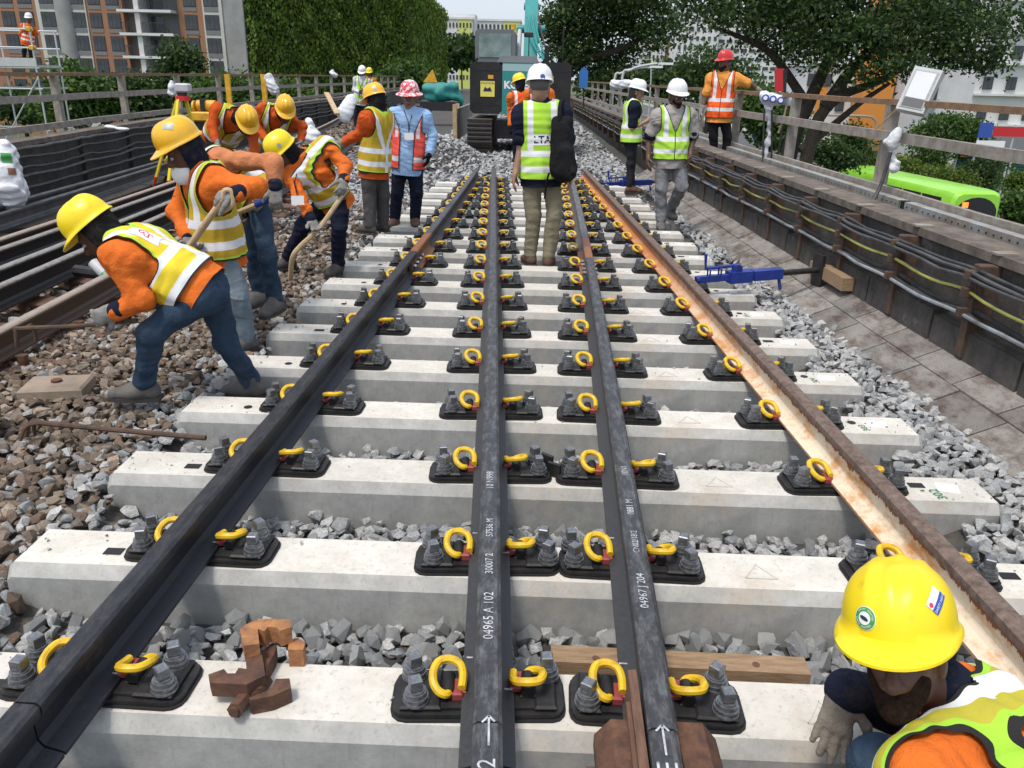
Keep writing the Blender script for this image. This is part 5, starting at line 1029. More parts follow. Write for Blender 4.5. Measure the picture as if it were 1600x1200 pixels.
MB().bar(c-nrm*.1-zz*.06, np.array((RXR(7.3), 7.3, 1.46)), .05, .03).build('bracket', M_LGREY, t)
M_PLAS = mat('white_plastic', (.72, .73, .75), (.60, .62, .66), 14, .35, bump=.6, bscale=25, bdist=.02)
def bag(label, prims, m=M_PLAS, name='plastic_bag', cat='bag', nz=(.010, 40, 2)):
    V, Q = sdf_arrays(prims, .011, nz); c = V.mean(0); t = thing(name, label, cat, (c[0], c[1], V[:, 2].min())); put_mesh('wrapping', V, Q, m, t); return t
bag('crumpled white plastic bag tied to the middle rail of the walkway', [rc(PY(1402, 205, 7.35), PY(1394, 222, 7.35), .025, .05, k=.03), rc(PY(1394, 222, 7.35), PY(1394, 232, 7.35), .05, .035, k=.03)]); bag('clear plastic tail hanging below the tied white bag', [rc(PY(1393, 236, 7.37), PY(1398, 262, 7.37), .03, .045, k=.03)])
t = bag('socket box wrapped in clear plastic on the top rail by the orange vest man', [rc(PY(1195, 152, 10.9), PY(1232, 158, 10.9), .07, .06, k=.04), rc(PY(1200, 170, 10.9), PY(1203, 190, 10.9), .05, .025, k=.05), rc(PY(1203, 190, 10.9), PY(1196, 252, 10.9), .022, .03, k=.03)], name='socket_box', cat='socket box')
for i, px in enumerate(((1196, 153), (1208, 155), (1220, 157))):
    d = unit(CP-PY(*px, 10.8)); c = PY(*px, 10.8); MB().tube([c, c+d*.045], .045, 12).build('socket', M_STB, t, True); MB().tube([c+d*.04, c+d*.065], .026, 12).build('socket_cap', M_STW, t, True)
for lb, pts, m in (('thin black lead hanging from the socket box to the walkway', [(1194, 170), (1193, 210), (1192, 258)], M_CAB), ('pale cord hanging in a slant from the socket box', [(1230, 160), (1225, 182), (1216, 208)], M_ASH), ('dark steel rod standing under the socket box', [(1206, 172), (1206, 215), (1205, 262)], M_IRON)):
    tag(MB().tube([PY(*p, 10.8) for p in pts], .012, 6).build('hanging_lead', m, None, True), lb, 'lead')
tag(MB().tube(smooth_pts([PY(1392, 238, 7.25), PY(1376, 290, 7.2), PY(1359, 322, 7.1)], 5), .016, 7).build('hanging_lead', M_CAB, None, True), 'black cable slanting down beside the near railing post', 'lead'); tag(MB().tube([PY(1402, 170, 7.3), PY(1366, 203, 7.6)], .006, 5).build('tie_cord', M_ASH, None, True), 'thin pale cord running down from the floodlight', 'cord')
# blue arrow board on the far right railing
t = thing('arrow_board', 'blue arrow shaped board standing on the far railing beside the digger', 'sign', PY(912, 150, 24)); a = PY(912, 122, 24)
V = [(a[0]+x, a[1], a[2]+z) for x, z in ((-.12, -.26), (.12, -.26), (.12, .18), (0, .30), (-.12, .18))]; V += [(x, y+.03, z) for x, y, z in V]; MB().add(V, [(0, 1, 2, 3, 4), (9, 8, 7, 6, 5)]+[(k, (k+1) % 5, 5+(k+1) % 5, 5+k) for k in range(5)]).build('board', mat('sign_blue', (.03, .16, .45), rough=.5), t); MB().bar(a+np.array((.0, .05, -.26)), PY(912, 168, 24.05), .05, .04).build('stake', M_IRON, t)
bag('white plastic wrapped lamp on the far right railing', [rc(PY(960, 132, 20), PY(985, 132, 20), .11, .09, k=.06)])
# ---- left side things
t = bag('tall white sack with green and brown print standing by the stored rails', [rc(PY(8, 296, 8.7), PY(4, 245, 8.8), .20, .15, k=.08), rc(PY(14, 303, 8.7), PY(-6, 303, 8.7), .16, .16, k=.08), rc(PY(8, 240, 8.8), PY(8, 228, 8.8), .09, .05, k=.05)], name='sack', cat='sack')
bv = bvh_of(child(t, 'wrapping')); d = unit(ray(12, 265))
for nm, c, ww, hh, m in (('print', PY(10, 246, 8.5), .06, .05, M_STG), ('print', PY(19, 268, 8.5), .045, .035, mat('brown_print', (.25, .12, .06)))): patch(nm, bv, c, (1, 0, 0), (0, 0, 1), d, ww, hh, m, t, .006)
text('lettering', 'CEMENT', .045, mat('brown_print', (.25, .12, .06)), PY(20, 280, 8.5), (1, 0, 0), (0, 0, 1), t, projector(bv, d, .008)) if False else None
M_YEL = mat('survey_yellow', (.80, .62, .03), rough=.45); M_REDP = mat('red_plastic', (.60, .025, .03), rough=.4); M_AMB = mat('machine_amber', (.78, .42, .02), (.5, .25, .02), 10, .5)
t = thing('survey_tripod', 'yellow and red survey tripod with instrument beside the stored rails', 'tripod', PZ(262, 290, 0)); top = PY(285, 150, 11.9)
MB().cyl(top[:2], .10, top[2]-.06, top[2], 12).build('head', M_REDP, t)
for px in ((240, 292), (262, 300), (312, 190)):
    f = PZ(*px, -.03) if px[1] > 250 else PY(313, 182, 12.6); f = f if px[1] > 250 else np.array((f[0]+.1, 12.4, -.02)); u0 = top+np.array((*unit((f-top)[:2]), 0))*.08-np.array((0, 0, .04)); MB().bar(u0, u0+(f-u0)*.9, .045, .03).build('leg', M_YEL, t); MB().tube([u0+(f-u0)*.88, f], [.03, .012], 8).build('shoe', M_REDP, t)
MB().box((top[0]-.05, top[1]-.05, top[2]), (top[0]+.05, top[1]+.05, top[2]+.05)).build('tribrach', M_BLACK, t); MB().box((top[0]-.07, top[1]-.07, top[2]+.05), (top[0]+.12, top[1]+.07, top[2]+.17), bev=.02).build('instrument', M_LGREY, t)
bag('small clear bag hanging on the railing behind the tripod', [rc(PY(268, 128, 15), PY(268, 146, 15), .04, .06, k=.04)])
t = thing('power_pack', 'amber hydraulic power pack standing behind the stooping workers', 'machine', PY(322, 186, 13)); a = PY(322, 172, 13)
MB().box((a[0]-.18, 12.8, a[2]-.16), (a[0]+.2, 13.2, a[2]-.02), bev=.02).build('frame', M_AMB, t); MB().tube([(a[0]-.12, 13, a[2]+.06), (a[0]+.16, 13, a[2]+.06)], .09, 14).build('engine', M_AMB, t, True); MB().tube([(a[0]-.14, 12.95, a[2]+.04), (a[0]-.17, 12.95, a[2]+.04)], .10, 14).build('flywheel_cover', M_AMB, t); MB().box((a[0]-.04, 12.88, a[2]-.02), (a[0]+.02, 13.1, a[2]+.165)).build('strap', M_BLACK, t)
MB().bar((a[0], 13, a[2]-.16), (a[0], 13, -.05), .30, .30).build('stand', M_IRON, t)
for px, lb in (((357, 140), 'yellow post clamped to the left railing behind the first stooping worker'), ((413, 140), 'yellow post clamped to the left railing beside a white bag')):
    yy = 17.5; a = PY(*px, yy); MB_ = MB().box((a[0]-.05, yy-.03, a[2]-.42), (a[0]+.05, yy+.03, a[2]+.30)); tag(MB_.build('marker_post', M_AMB, None), lb, 'post')
bag('white plastic bag of cable ties on the left railing by the yellow post', [rc(PY(420, 122, 17.3), PY(428, 140, 17.3), .09, .10, k=.05)]); bag('white cap shaped bag on a railing post behind the papers man', [rc(PY(519, 114, 21), PY(524, 118, 21), .07, .05, k=.05)])
t = thing('paper_sheet', 'white crumpled papers on the coping of the left parapet', 'paper', PY(182, 200, 12.6)); V, Q = sdf_arrays([rc(PY(170, 198, 12.6), PY(196, 202, 12.5), .055, .05, None, (1, 1, .4), .03)], .011, (.010, 30, 3)); put_mesh('sheet', V, Q, M_PLAS, t)
t = bag('white sack with green print behind the shovelling worker', [rc(PY(487, 214, 13), PY(483, 190, 13.1), .10, .06, k=.05), rc(PY(478, 214, 13), PY(492, 214, 13), .09, .09, k=.05)], name='sack', cat='sack')
t = thing('timber_plank', 'pale plank leaning against the left parapet near the papers man', 'plank', PY(527, 178, 17)); MB().bar(PY(510, 145, 17.5), PY(527, 178, 16.8), .10, .03).build('board', M_ASH, t)
t = thing('rubbish_sack', 'tilted white rubbish sack leaning beside the pale plank', 'sack', PY(540, 180, 17)); V, Q = sdf_arrays([rc(PY(548, 155, 17.2), PY(538, 178, 17), .12, .15, None, (1, .5, 1), .05)], .014, (.010, 25, 3)); put_mesh('wrapping', V, Q, M_PLAS, t)
t = thing('grinder', 'grinder with green and grey body lying between the old rails', 'tool', PZ(110, 425, 0)); a = PZ(128, 428, .05); MB().tube(smooth_pts([a+np.array((-.1, .1, .0)), a+np.array((.05, .05, .0)), a+np.array((.2, 0, .0))], 3), .05, 8).build('body', M_IRON, t, True); MB().tube([a+np.array((.12, -.02, .10)), a+np.array((.22, -.06, .02))], .045, 10).build('handle', M_LGREY, t, True); MB().tube([a+np.array((.22, -.06, .02)), a+np.array((.27, -.08, -.02))], .046, 10).build('sleeve', mat('tool_green', (.03, .30, .12), rough=.4), t, True)
t = thing('sand_sack', 'beige sack edge on the brown ballast beside the old rail', 'sack', (-2.62, 3.25, -.05)); V, Q = sdf_arrays([rc((-2.72, 3.3, .05), (-2.62, 3.38, .06), .12, .11, k=.05)], .012, (.006, 30, 3)); put_mesh('cloth', V, Q, C_KHA, t)
# ---------------------------------------------------------------- excavator
TEAL = mat('teal_paint', (.02, .26, .25), (.018, .20, .19), 6, .4, coat=.2); EXB = mat('black_machine_paint', (.010, .010, .011), (.028, .026, .025), 3, .42, bump=.1, spec=.35); M_STEELD = mat('worn_track_steel', (.10, .085, .07), (.20, .15, .11), 7, .7, .3, .4, 30); M_GLASS = mat('tinted_glass', (.10, .14, .13), (.22, .30, .28), 3, .08)
EX = thing('excavator', 'black and teal excavator with raised boom standing on the grey ballast', 'excavator', (-.46, 20.4, -.06)); y0 = 19.25; xc = -.46
def tp(L, y0, y1, z=None):      # polygon in x,z extruded along y
    n = len(L); V = [(x, y0, z) for x, z in L]+[(x, y1, z) for x, z in L]; return MB().add(V, [tuple(range(n)), tuple(range(2*n-1, n-1, -1))]+[(k, (k+1) % n, n+(k+1) % n, n+k) for k in range(n)])
for s, nm in ((-1, 'left'), (1, 'right')):
    cx = xc+s*.90; tr = thing('x', None, None); bpy.data.objects.remove(tr)
    path = [(19.0, .10), (19.08, -.02), (19.3, -.06), (21.6, -.06), (21.85, -.02), (21.95, .12), (21.9, .55), (21.7, .68), (19.3, .70), (19.08, .62), (18.98, .45)]
    m = MB(); n = len(path); m.add([(cx-.27, y, z) for y, z in path]+[(cx+.27, y, z) for y, z in path], [tuple(range(n)), tuple(range(2*n-1, n-1, -1))]+[(k, (k+1) % n, n+(k+1) % n, n+k) for k in range(n)]); trk = m.build('track', M_STEELD, EX)
    for i in range(8): z = .0+i*.095; yy = 18.99+(.02 if 1 < i < 6 else .07); MB().box((cx-.28, yy-.075, z-.028), (cx+.28, yy+.02, z+.035), bev=.01).build('track_shoe', M_IRON, trk)
MB().box((xc-.6, 19.4, .25), (xc+.6, 21.4, .62)).build('undercarriage', EXB, EX)
def rounded(x0, x1, z0, z1, c): return [(x0+c, z0), (x1-c, z0), (x1, z0+c), (x1, z1-c), (x1-c, z1), (x0+c, z1), (x0, z1-c), (x0, z0+c)]
cw1 = tp(rounded(-1.60, -.87, .80, 1.90, .08), y0, 21.6).build('counterweight', EXB, EX); tp(rounded(-.15, .68, .80, 1.92, .08), y0, 21.6).build('counterweight', EXB, EX); tp([(-.868, .80), (-.152, .80), (-.152, 1.89), (-.868, 1.89)], y0-.02, 21.6).build('rear_panel', TEAL, EX)
tp([(-1.0, 1.90), (-.05, 1.90), (-.12, 2.04), (-.92, 2.04)], y0+.1, 20.6).build('engine_hood', mat('grey_hood', (.20, .205, .21), rough=.5), EX)
cb = tp(rounded(-1.56, -.62, 1.91, 2.62, .06), 20.2, 21.8).build('cab', mat('cab_grey', (.13, .135, .145), rough=.45), EX); MB().box((-1.47, 20.185, 2.02), (-.72, 20.199, 2.53)).build('window', M_GLASS, cb); MB().box((-1.56-.006, 20.35, 2.05), (-1.56-.001, 21.6, 2.5)).build('window', M_GLASS, cb)
bm_ = MB()
for a, b in (((-.28, 21.4, 1.9), (-.30, 23.0, 3.35)),): bm_.bar(a, b, .34, .42)
bm_.build('boom', TEAL, EX); MB().bar((-.30, 22.9, 3.25), (-.30, 24.8, 2.5), .30, .3).build('stick', TEAL, EX); MB().tube([(-.5, 23.0, 3.32), (-.1, 23.0, 3.32)], .09, 12).build('pivot', TEAL, EX, True); MB().tube([(-.66, 22.4, 2.75), (.06, 22.4, 2.75)], .10, 12).build('pivot', TEAL, EX, True)
MB().tube([(-.58, 21.3, 1.9), (-.58, 22.4, 2.75)], .06, 10).build('cylinder', M_LGREY, EX, True)
for i in range(4): MB().tube(smooth_pts([(-.44+i*.1, 22.9, 3.30), (-.40+i*.1, 22.2, 2.95), (-.25+i*.1, 21.5, 2.4), (.05+i*.04, 20.8, 2.0)], 4), .022, 6).build('hose', (TEAL if i < 3 else M_CAB), EX, True)
MB().tube([(-.33, 22.95, 3.4), (-.33, 22.95, 3.5), (-.24, 22.95, 3.5), (-.24, 22.95, 3.4)], .022, 6).build('lifting_eye', EXB, EX); MB().cyl((.12, 20.3), .06, 1.9, 2.28, 10).build('exhaust', EXB, EX); MB().cyl((.50, 20.6), .02, 1.9, 2.75, 6).build('aerial', EXB, EX)
MB().cyl((-.68, 20.4), .06, 2.62, 2.74, 10).build('beacon', M_AMB, EX); MB().box((-.42, 19.9, 2.45), (-.2, 19.95, 2.56), bev=.02).build('mirror', EXB, EX); MB().tube([(-.3, 19.92, 2.45), (-.3, 19.92, 2.04)], .014, 6).build('mirror_stalk', EXB, EX)
sg = MB().box((-1.36, y0-.012, 1.17), (-1.04, y0-.002, 1.50)).build('caution_plate', mat('caution_yellow', (.72, .62, .12), rough=.5), EX); text('lettering', 'CAUTION', .066, M_INK, (-1.20, y0-.015, 1.455), (1, 0, 0), (0, 0, 1), EX); text('lettering', 'KEEP CLEAR', .040, M_INK, (-1.20, y0-.015, 1.22), (1, 0, 0), (0, 0, 1), EX) if False else None
MB().add([(-1.30, y0-.015, 1.28), (-1.10, y0-.015, 1.28), (-1.14, y0-.015, 1.38), (-1.2, y0-.015, 1.34), (-1.26, y0-.015, 1.38)], [(0, 1, 2, 3, 4)]).build('pictogram', M_INK, EX)
MB().box((-1.19, y0-.01, 1.55), (-1.07, y0-.002, 1.63)).build('reflector', M_AMB, EX); MB().box((.16, y0-.01, 1.55), (.28, y0-.002, 1.63)).build('reflector', M_AMB, EX)
text('lettering', 'KOBELCO', .215, M_STW, (-.34, y0-.026, 1.42), (1, 0, 0), (0, 0, 1), EX, bold=.045); MB().box((-.865, y0-.024, 1.72), (-.155, y0-.021, 1.87)).build('pale_band', mat('pale_teal', (.30, .45, .44)), EX)
for x0_, x1_ in ((-1.56, -.91), (-.11, .64)):
    for z in (1.72, .98): MB().box((x0_, y0-.006, z), (x1_, y0-.001, z+.02)).build('panel_gap', M_RUBBER, EX)
    for q in range(5): MB().box((x0_+.08+q*.1, y0-.008, 1.03), (x0_+.13+q*.1, y0-.001, 1.12)).build('vent_slot', M_RUBBER, EX)
for q in (-1.45, .55): MB().cyl((q, y0+.06), .03, 1.92, 1.98, 8).build('lifting_lug', EXB, EX)
# green sheeted trolley with a red box and yellow warning board on the left track
t = thing('sheeted_trolley', 'turquoise sheeted trolley parked on the far left track', 'trolley', PY(690, 160, 30)); a = PY(688, 140, 30); V, Q = sdf_arrays([rc(a+np.array((-.45, 0, .02)), a+np.array((.45, 0, .05)), .22, .20, k=.1), rc(a+np.array((-.4, 0, -.2)), a+np.array((.5, 0, -.2)), .18, .18, k=.1), rc(a+np.array((.65, 0, -.1)), a+np.array((.75, 0, -.5)), .08, .08, k=.1)], .04, (.03, 9, 2)); put_mesh('sheet', V, Q, mat('turquoise_sheet', (.03, .27, .24), (.02, .18, .17), 6, .6), t); MB().box((a[0]-.7, 29.7, a[2]-.7), (a[0]+.7, 30.3, a[2]-.4)).build('frame', M_IRON, t)
t = thing('warning_board', 'small yellow triangular warning board above the sheeted trolley', 'sign', PY(672, 125, 33)); a = PY(672, 120, 33); MB().add([(a[0]-.28, 33, a[2]-.2), (a[0]+.28, 33, a[2]-.2), (a[0]+.1, 33, a[2]+.28), (a[0]-.28, 33.03, a[2]-.2), (a[0]+.28, 33.03, a[2]-.2), (a[0]+.1, 33.03, a[2]+.28)], [(0, 1, 2), (5, 4, 3), (0, 1, 4, 3), (1, 2, 5, 4), (2, 0, 3, 5)]).build('board', M_AMB, t); MB().bar((a[0], 33.02, a[2]-.2), (a[0], 33.02, -.05), .05).build('stake', M_IRON, t)
t = thing('track_barrier', 'low timber barrier frame standing between the ballast heap and the digger', 'barrier', (-2.0, 21.5, 0)); 
for yy in (20.5, 21.2): MB().box((-2.12, yy-.04, -.05), (-2.02, yy+.04, .95)).build('post', M_ASH, t)
MB().add([(-2.06, 20.6, .12), (-2.06, 25, .12), (-2.06, 25, .85), (-2.06, 20.6, .85), (-2.0, 20.6, .12), (-2.0, 25, .12), (-2.0, 25, .85), (-2.0, 20.6, .85)], [(0, 1, 2, 3), (7, 6, 5, 4), (0, 4, 5, 1), (3, 2, 6, 7), (0, 3, 7, 4), (1, 5, 6, 2)]).build('panel', M_DECK, t)
# ================================================================ street, buildings, trees beyond the viaduct
def m_leaf(name, cols, tr=.35):
    b = NB(name); g = b.n('ShaderNodeNewGeometry'); c = b.ramp(g.outputs['Random Per Island'], cols)
    b.col(c); b.rough(.55); b.p.inputs['Specular IOR Level'].default_value = .3
    t = b.n('ShaderNodeBsdfTranslucent'); b.link(b.mix(1., c, (1.2, 1.3, .6), 'MULTIPLY'), t.inputs[0]); mx = b.n('ShaderNodeMixShader'); mx.inputs[0].default_value = tr
    b.link(b.p.outputs[0], mx.inputs[1]); b.link(t.outputs[0], mx.inputs[2]); b.link(mx.outputs[0], b.o.inputs[0]); return b.m
LF_D = m_leaf('dark_leaves', [(0, (.016, .034, .014)), (.5, (.036, .07, .024)), (.85, (.062, .11, .03)), (1, (.11, .16, .04))], .35)
LF_M = m_leaf('mid_leaves', [(0, (.022, .05, .014)), (.5, (.055, .11, .026)), (.9, (.10, .17, .04)), (1, (.15, .22, .05))])
LF_L = m_leaf('light_leaves', [(0, (.03, .06, .012)), (.5, (.075, .12, .02)), (.9, (.14, .19, .03)), (1, (.24, .24, .04))])
LF_C = m_leaf('creeper_leaves', [(0, (.045, .09, .014)), (.5, (.10, .175, .026)), (.85, (.17, .25, .035)), (1, (.28, .31, .055))], .3)
BARK = mat('bark', (.07, .052, .04), (.035, .028, .022), 9, .95, bump=.8, bscale=18, bdist=.03)
def leaf_mesh(name, pts, size, m, seed, up=.3, hang=None, asp=.55):
    r = np.random.default_rng(seed); P = np.array(pts); n = len(P); a = r.normal(size=(n, 3))
    if hang is not None: a = a*.45+np.array(hang)
    a /= np.linalg.norm(a, axis=1)[:, None]; nn = r.normal(size=(n, 3)); nn[:, 2] += up; b = np.cross(a, nn); b /= np.linalg.norm(b, axis=1)[:, None]+1e-9
    s = (size*r.uniform(.6, 1.35, n))[:, None]; V = np.stack([P-a*s*.5, P+b*s*asp*.5, P+a*s*.5, P-b*s*asp*.5], 1).reshape(-1, 3); F = np.arange(4*n).reshape(-1, 4)
    return np_mesh(name, V, F, m)
def blob_pts(blobs, n, seed, clump=.5, per=24):
    r = np.random.default_rng(seed); vol = np.array([b[1][0]*b[1][1]*b[1][2] for b in blobs])**.67; vol /= vol.sum(); out = []
    nc = max(1, n//per); idx = r.choice(len(blobs), nc, p=vol)
    for i in idx:
        c, rad = blobs[i]; d = r.normal(size=3); d /= np.linalg.norm(d); q = np.array(c)+d*np.array(rad)*r.uniform(.25, 1.)**.5; out.append(q+r.normal(size=(per, 3))*clump*r.uniform(.6, 1.2)*np.array((1, 1, .6)))
    return np.concatenate(out)
def tree(name, label, base, limbs, blobs, n, size, m, seed, clump=.5, group=None, cat='tree', r0=.3):
    t = thing(name, label, cat, base, group)
    for i, (pts, ra, rb) in enumerate(limbs): P = smooth_pts(pts, 4); MB().tube(P, [ra+(rb-ra)*k/(len(P)-1) for k in range(len(P))], 9).build('trunk' if i == 0 else 'limb', BARK, t, True)
    pts = blob_pts(blobs, n, seed, clump); me = leaf_mesh('crown', pts-wloc(t), size, m, seed); tag(link_mesh('crown', me, t), kind='stuff'); return t
def px_blobs(L, Y, dep=.8):
    out = []
    for x, y, rx, ry, *dy in L: yy = Y+(dy[0] if dy else 0); k = yy/FPX*1.05; out.append((PY(x, y, yy), (rx*k, max(rx*k*dep, .5), ry*k)))
    return out
# ground, road, verge
M_ASPH = mat('asphalt', (.10, .10, .10), (.075, .075, .075), 3, .9); M_GRASS = mat('grass_ground', (.06, .10, .025), (.10, .13, .04), .6, .95, bump=.5, bscale=8); M_PAVE = mat('pavement', (.34, .32, .29), (.26, .25, .23), 2, .9)
tag(MB().box((-600, -60, STREET-1), (600, 1500, STREET)).build('ground', M_GRASS), kind='structure')
tag(MB().box((12, -40, STREET+.004), (34, 400, STREET+.02)).build('road', M_ASPH), kind='structure'); tag(MB().box((34.1, -40, STREET+.004), (37, 400, STREET+.14)).build('pavement', M_PAVE), kind='structure'); tag(MB().box((-80, 85, STREET+.004), (-25, 97, STREET+.02)).build('road', M_ASPH), kind='structure')
for i, y in enumerate(range(20, 200, 6)):
    tag(MB().box((24.9, y, STREET+.021), (25.05, y+3, STREET+.026)).build('lane_marking', M_STW), kind='structure')
# bus
BUSG = mat('lime_bus_paint', (.32, .72, .06), (.28, .64, .05), 1.5, .35, coat=.3); t = thing('bus', 'lime green single deck bus passing on the road below', 'bus', (19.6, 39.0, STREET)); x0, x1, yb0, yb1, zt_ = 19.6, 22.1, 39.0, 50.5, -2.95
prof = [(x0, STREET+.35), (x1, STREET+.35), (x1, zt_-.35), (x1-.12, zt_-.12), (x1-.4, zt_), (x0+.4, zt_), (x0+.12, zt_-.12), (x0, zt_-.35)]
m = MB(); ysb = [(yb0, .9, -.18), (yb0+.15, 1, -.04), (yb0+.6, 1, 0), (yb1-.3, 1, 0), (yb1, .96, -.12)]; V = []; xm = (x0+x1)/2
for y, s, dz in ysb: V += [(xm+(x-xm)*s, y, z+(dz if z > -3.75 else 0)) for x, z in prof]
n = 8; m.add(V, [(i*n+k, i*n+(k+1) % n, (i+1)*n+(k+1) % n, (i+1)*n+k) for i in range(4) for k in range(n)]+[tuple(range(n)), tuple(4*n+k for k in range(n))]).build('body', BUSG, t, True, angle=.6)
pl = [(xm+1.08*math.cos(a)*(1 if abs(math.cos(a)) < .98 else 1), -4.05+.78*max(math.sin(a), -.9)) for a in np.linspace(0, 2*math.pi, 20, endpoint=False)]; V = [(x, yb0-.012, z) for x, z in pl]+[(x, yb0+.05, z) for x, z in pl]; n = 20; wsc = MB().add(V, [tuple(range(n)), tuple(range(2*n-1, n-1, -1))]+[(k, (k+1) % n, n+(k+1) % n, n+k) for k in range(n)]).build('windscreen', M_BLACK, t)
M_LED = mat('amber_led', (.3, .04, .01), emit=((1, .16, .03), 2.5)); text('route_number', '78', .26, M_LED, (xm-.45, yb0-.02, -2.72), (1, 0, 0), (0, 0, 1), wsc) if False else MB().box((xm-.75, yb0-.02, -3.75), (xm-.45, yb0-.014, -3.5)).build('route_display', M_LED, wsc)
for k in range(6): MB().box((x0-.012, yb0+.9+k*1.7, -4.5), (x0+.05, yb0+2.5+k*1.7, -3.4)).build('window', M_BLACK, t)
for yy in (yb0+2.4, yb1-3.2): 
    for xx in (x0-.01, x1-.27): w_ = MB().tube([(xx, yy, STREET+.48), (xx+.28, yy, STREET+.48)], .48, 18).build('wheel', M_RUBBER, t, True); MB().tube([(xx-.01, yy, STREET+.48), (xx+.01, yy, STREET+.48)], .27, 14).build('rim', M_LGREY, w_)
t.rotation_euler = (0, 0, math.radians(8))
def truck(label, c, rot, L, body, cabm, hb=2.4, group=None):
    t = thing('parked_truck' if 'parked' in label else 'truck', label, 'truck', c, group); X = np.array((math.cos(rot), math.sin(rot), 0)); Yv = np.array((-X[1], X[0], 0)); U_ = np.array((0, 0, 1.)); c = np.array(c); q = lambda a, b, z: c+X*a+Yv*b+U_*z
    MB().obox(q(-.9, 0, .75+hb/2), X, Yv, U_, L/2-.9, 1.05, hb/2).build('cargo_box', body, t); m = MB(); V = [q(a, b, z) for b in (-1, 1) for a, z in ((L/2-1.7, .6), (L/2+.1, .6), (L/2+.1, 1.35), (L/2-.35, 2.2), (L/2-1.7, 2.3))]; m.add(V, [(0, 1, 2, 3, 4), (9, 8, 7, 6, 5)]+[(k, (k+1) % 5, 5+(k+1) % 5, 5+k) for k in range(5)]); cb_ = m.build('cab', cabm, t)
    d = unit(np.array((.85, 0, .45))); dn = X*d[0]+U_*d[2]; MB().obox(q(L/2-.12, 0, 1.78)+dn*.012, Yv, unit(np.cross(Yv, dn)), dn, .85, .38, .006).build('windscreen', M_GLASS, cb_)
    for a in (-L/2+.8, L/2-.8):
        for b in (-.95, .95): MB().tube([q(a, b-.12, .42), q(a, b+.12, .42)], .42, 12).build('wheel', M_RUBBER, t, True)
    return t
M_NAVYP = mat('blue_truck_paint', (.03, .07, .17), rough=.5); M_WP = mat('white_truck_paint', (.70, .71, .72), rough=.4)
truck('white cab truck with blue tarpaulin body on the road behind the big tree', (*PZ(1205, 231, STREET)[:2], STREET), math.radians(-80), 6.5, M_NAVYP, M_WP, 2.0)
truck('long white roofed blue truck standing below the left railing', (*PZ(125, 207, STREET)[:2], STREET), math.radians(175), 11, M_NAVYP, M_WP, 2.2); p = PZ(125, 207, STREET); MB().box((p[0]-3.6, p[1]-1.25, STREET+3.0), (p[0]+4.8, p[1]+1.25, STREET+3.25)).build('roof_sheet', M_WP, [o for o in bpy.data.objects if o.get('label', '').startswith('long white roofed')][0])
def car(label, c, m, rot=math.pi/2):
    t = thing('car', label, 'car', c); X = np.array((math.cos(rot), math.sin(rot), 0)); Yv = np.array((-X[1], X[0], 0)); c = np.array(c)
    pr = [(-2.1, .3), (2.1, .3), (2.15, .75), (1.2, .9), (.6, 1.4), (-.9, 1.42), (-1.7, .95), (-2.1, .85)]; V = [c+X*a+Yv*b+np.array((0, 0, z)) for b in (-.85, .85) for a, z in pr]; n = 8
    MB().add(V, [tuple(range(n)), tuple(range(2*n-1, n-1, -1))]+[(k, (k+1) % n, n+(k+1) % n, n+k) for k in range(n)]).build('body', m, t, True, angle=.5)
    for b in (-.86, .86): V = [c+X*a+Yv*b+np.array((0, 0, z)) for a, z in ((1.0, .92), (.52, 1.34), (-.85, 1.36), (-1.4, .95))]; MB().add(V, [(0, 1, 2, 3)]).build('side_glass', M_BLACK, t)
    for a in (-1.3, 1.3):
        for b in (-.75, .75): MB().tube([c+X*a+Yv*(b-.1)+np.array((0, 0, .32)), c+X*a+Yv*(b+.1)+np.array((0, 0, .32))], .32, 12).build('wheel', M_RUBBER, t, True)
car('dark car on the road seen under the orange vest man', (*PZ(1098, 205, STREET)[:2], STREET), mat('dark_car', (.03, .03, .035), rough=.3)); car('silver car behind the dark car on the road', (*PZ(1108, 180, STREET)[:2], STREET), M_LGREY)
# ---------------------------------------------------------------- buildings
M_WIN = mat('window_glass', (.022, .026, .032), (.06, .07, .08), .5, .12); M_FRAME = mat('window_frame', (.035, .035, .04), rough=.6); M_HW = mat('white_render', (.66, .665, .66), (.56, .56, .55), .3, .9); M_CREAM = mat('cream_render', (.56, .54, .50), (.48, .46, .42), .4, .9); M_BRN = mat('brown_render', (.34, .175, .10), (.28, .145, .085), .4, .9); M_GREYR = mat('grey_render', (.17, .175, .18), rough=.8); M_LIME = mat('yellow_green_render', (.52, .55, .16), rough=.9); M_ORG = mat('orange_render', (.62, .25, .05), rough=.85); M_CONC = mat('raw_concrete', (.33, .33, .32), (.24, .24, .235), .5, .9, bump=.1)
WINC = {}
def win(parent, x, y, z, w, h, mullions=2, frame=M_FRAME):
    key = (round(w, 2), round(h, 2), mullions)
    if key not in WINC:
        fr = MB(); fr.box((-w/2, -.06, -h/2), (w/2, .0, h/2)); g = MB()
        for i in range(mullions+1): a = -w/2+.06+i*(w-.06)/(mullions+1); g.box((a, -.075, -h/2+.06), (a+(w-.06)/(mullions+1)-.06, -.062, h/2-.06))
        WINC[key] = (fr.mesh('window', frame), g.mesh('pane', M_WIN))
    o = link_mesh('window', WINC[key][0], parent); o.location = np.array((x, y, z))-wloc(parent); p_ = link_mesh('pane', WINC[key][1], o); return o
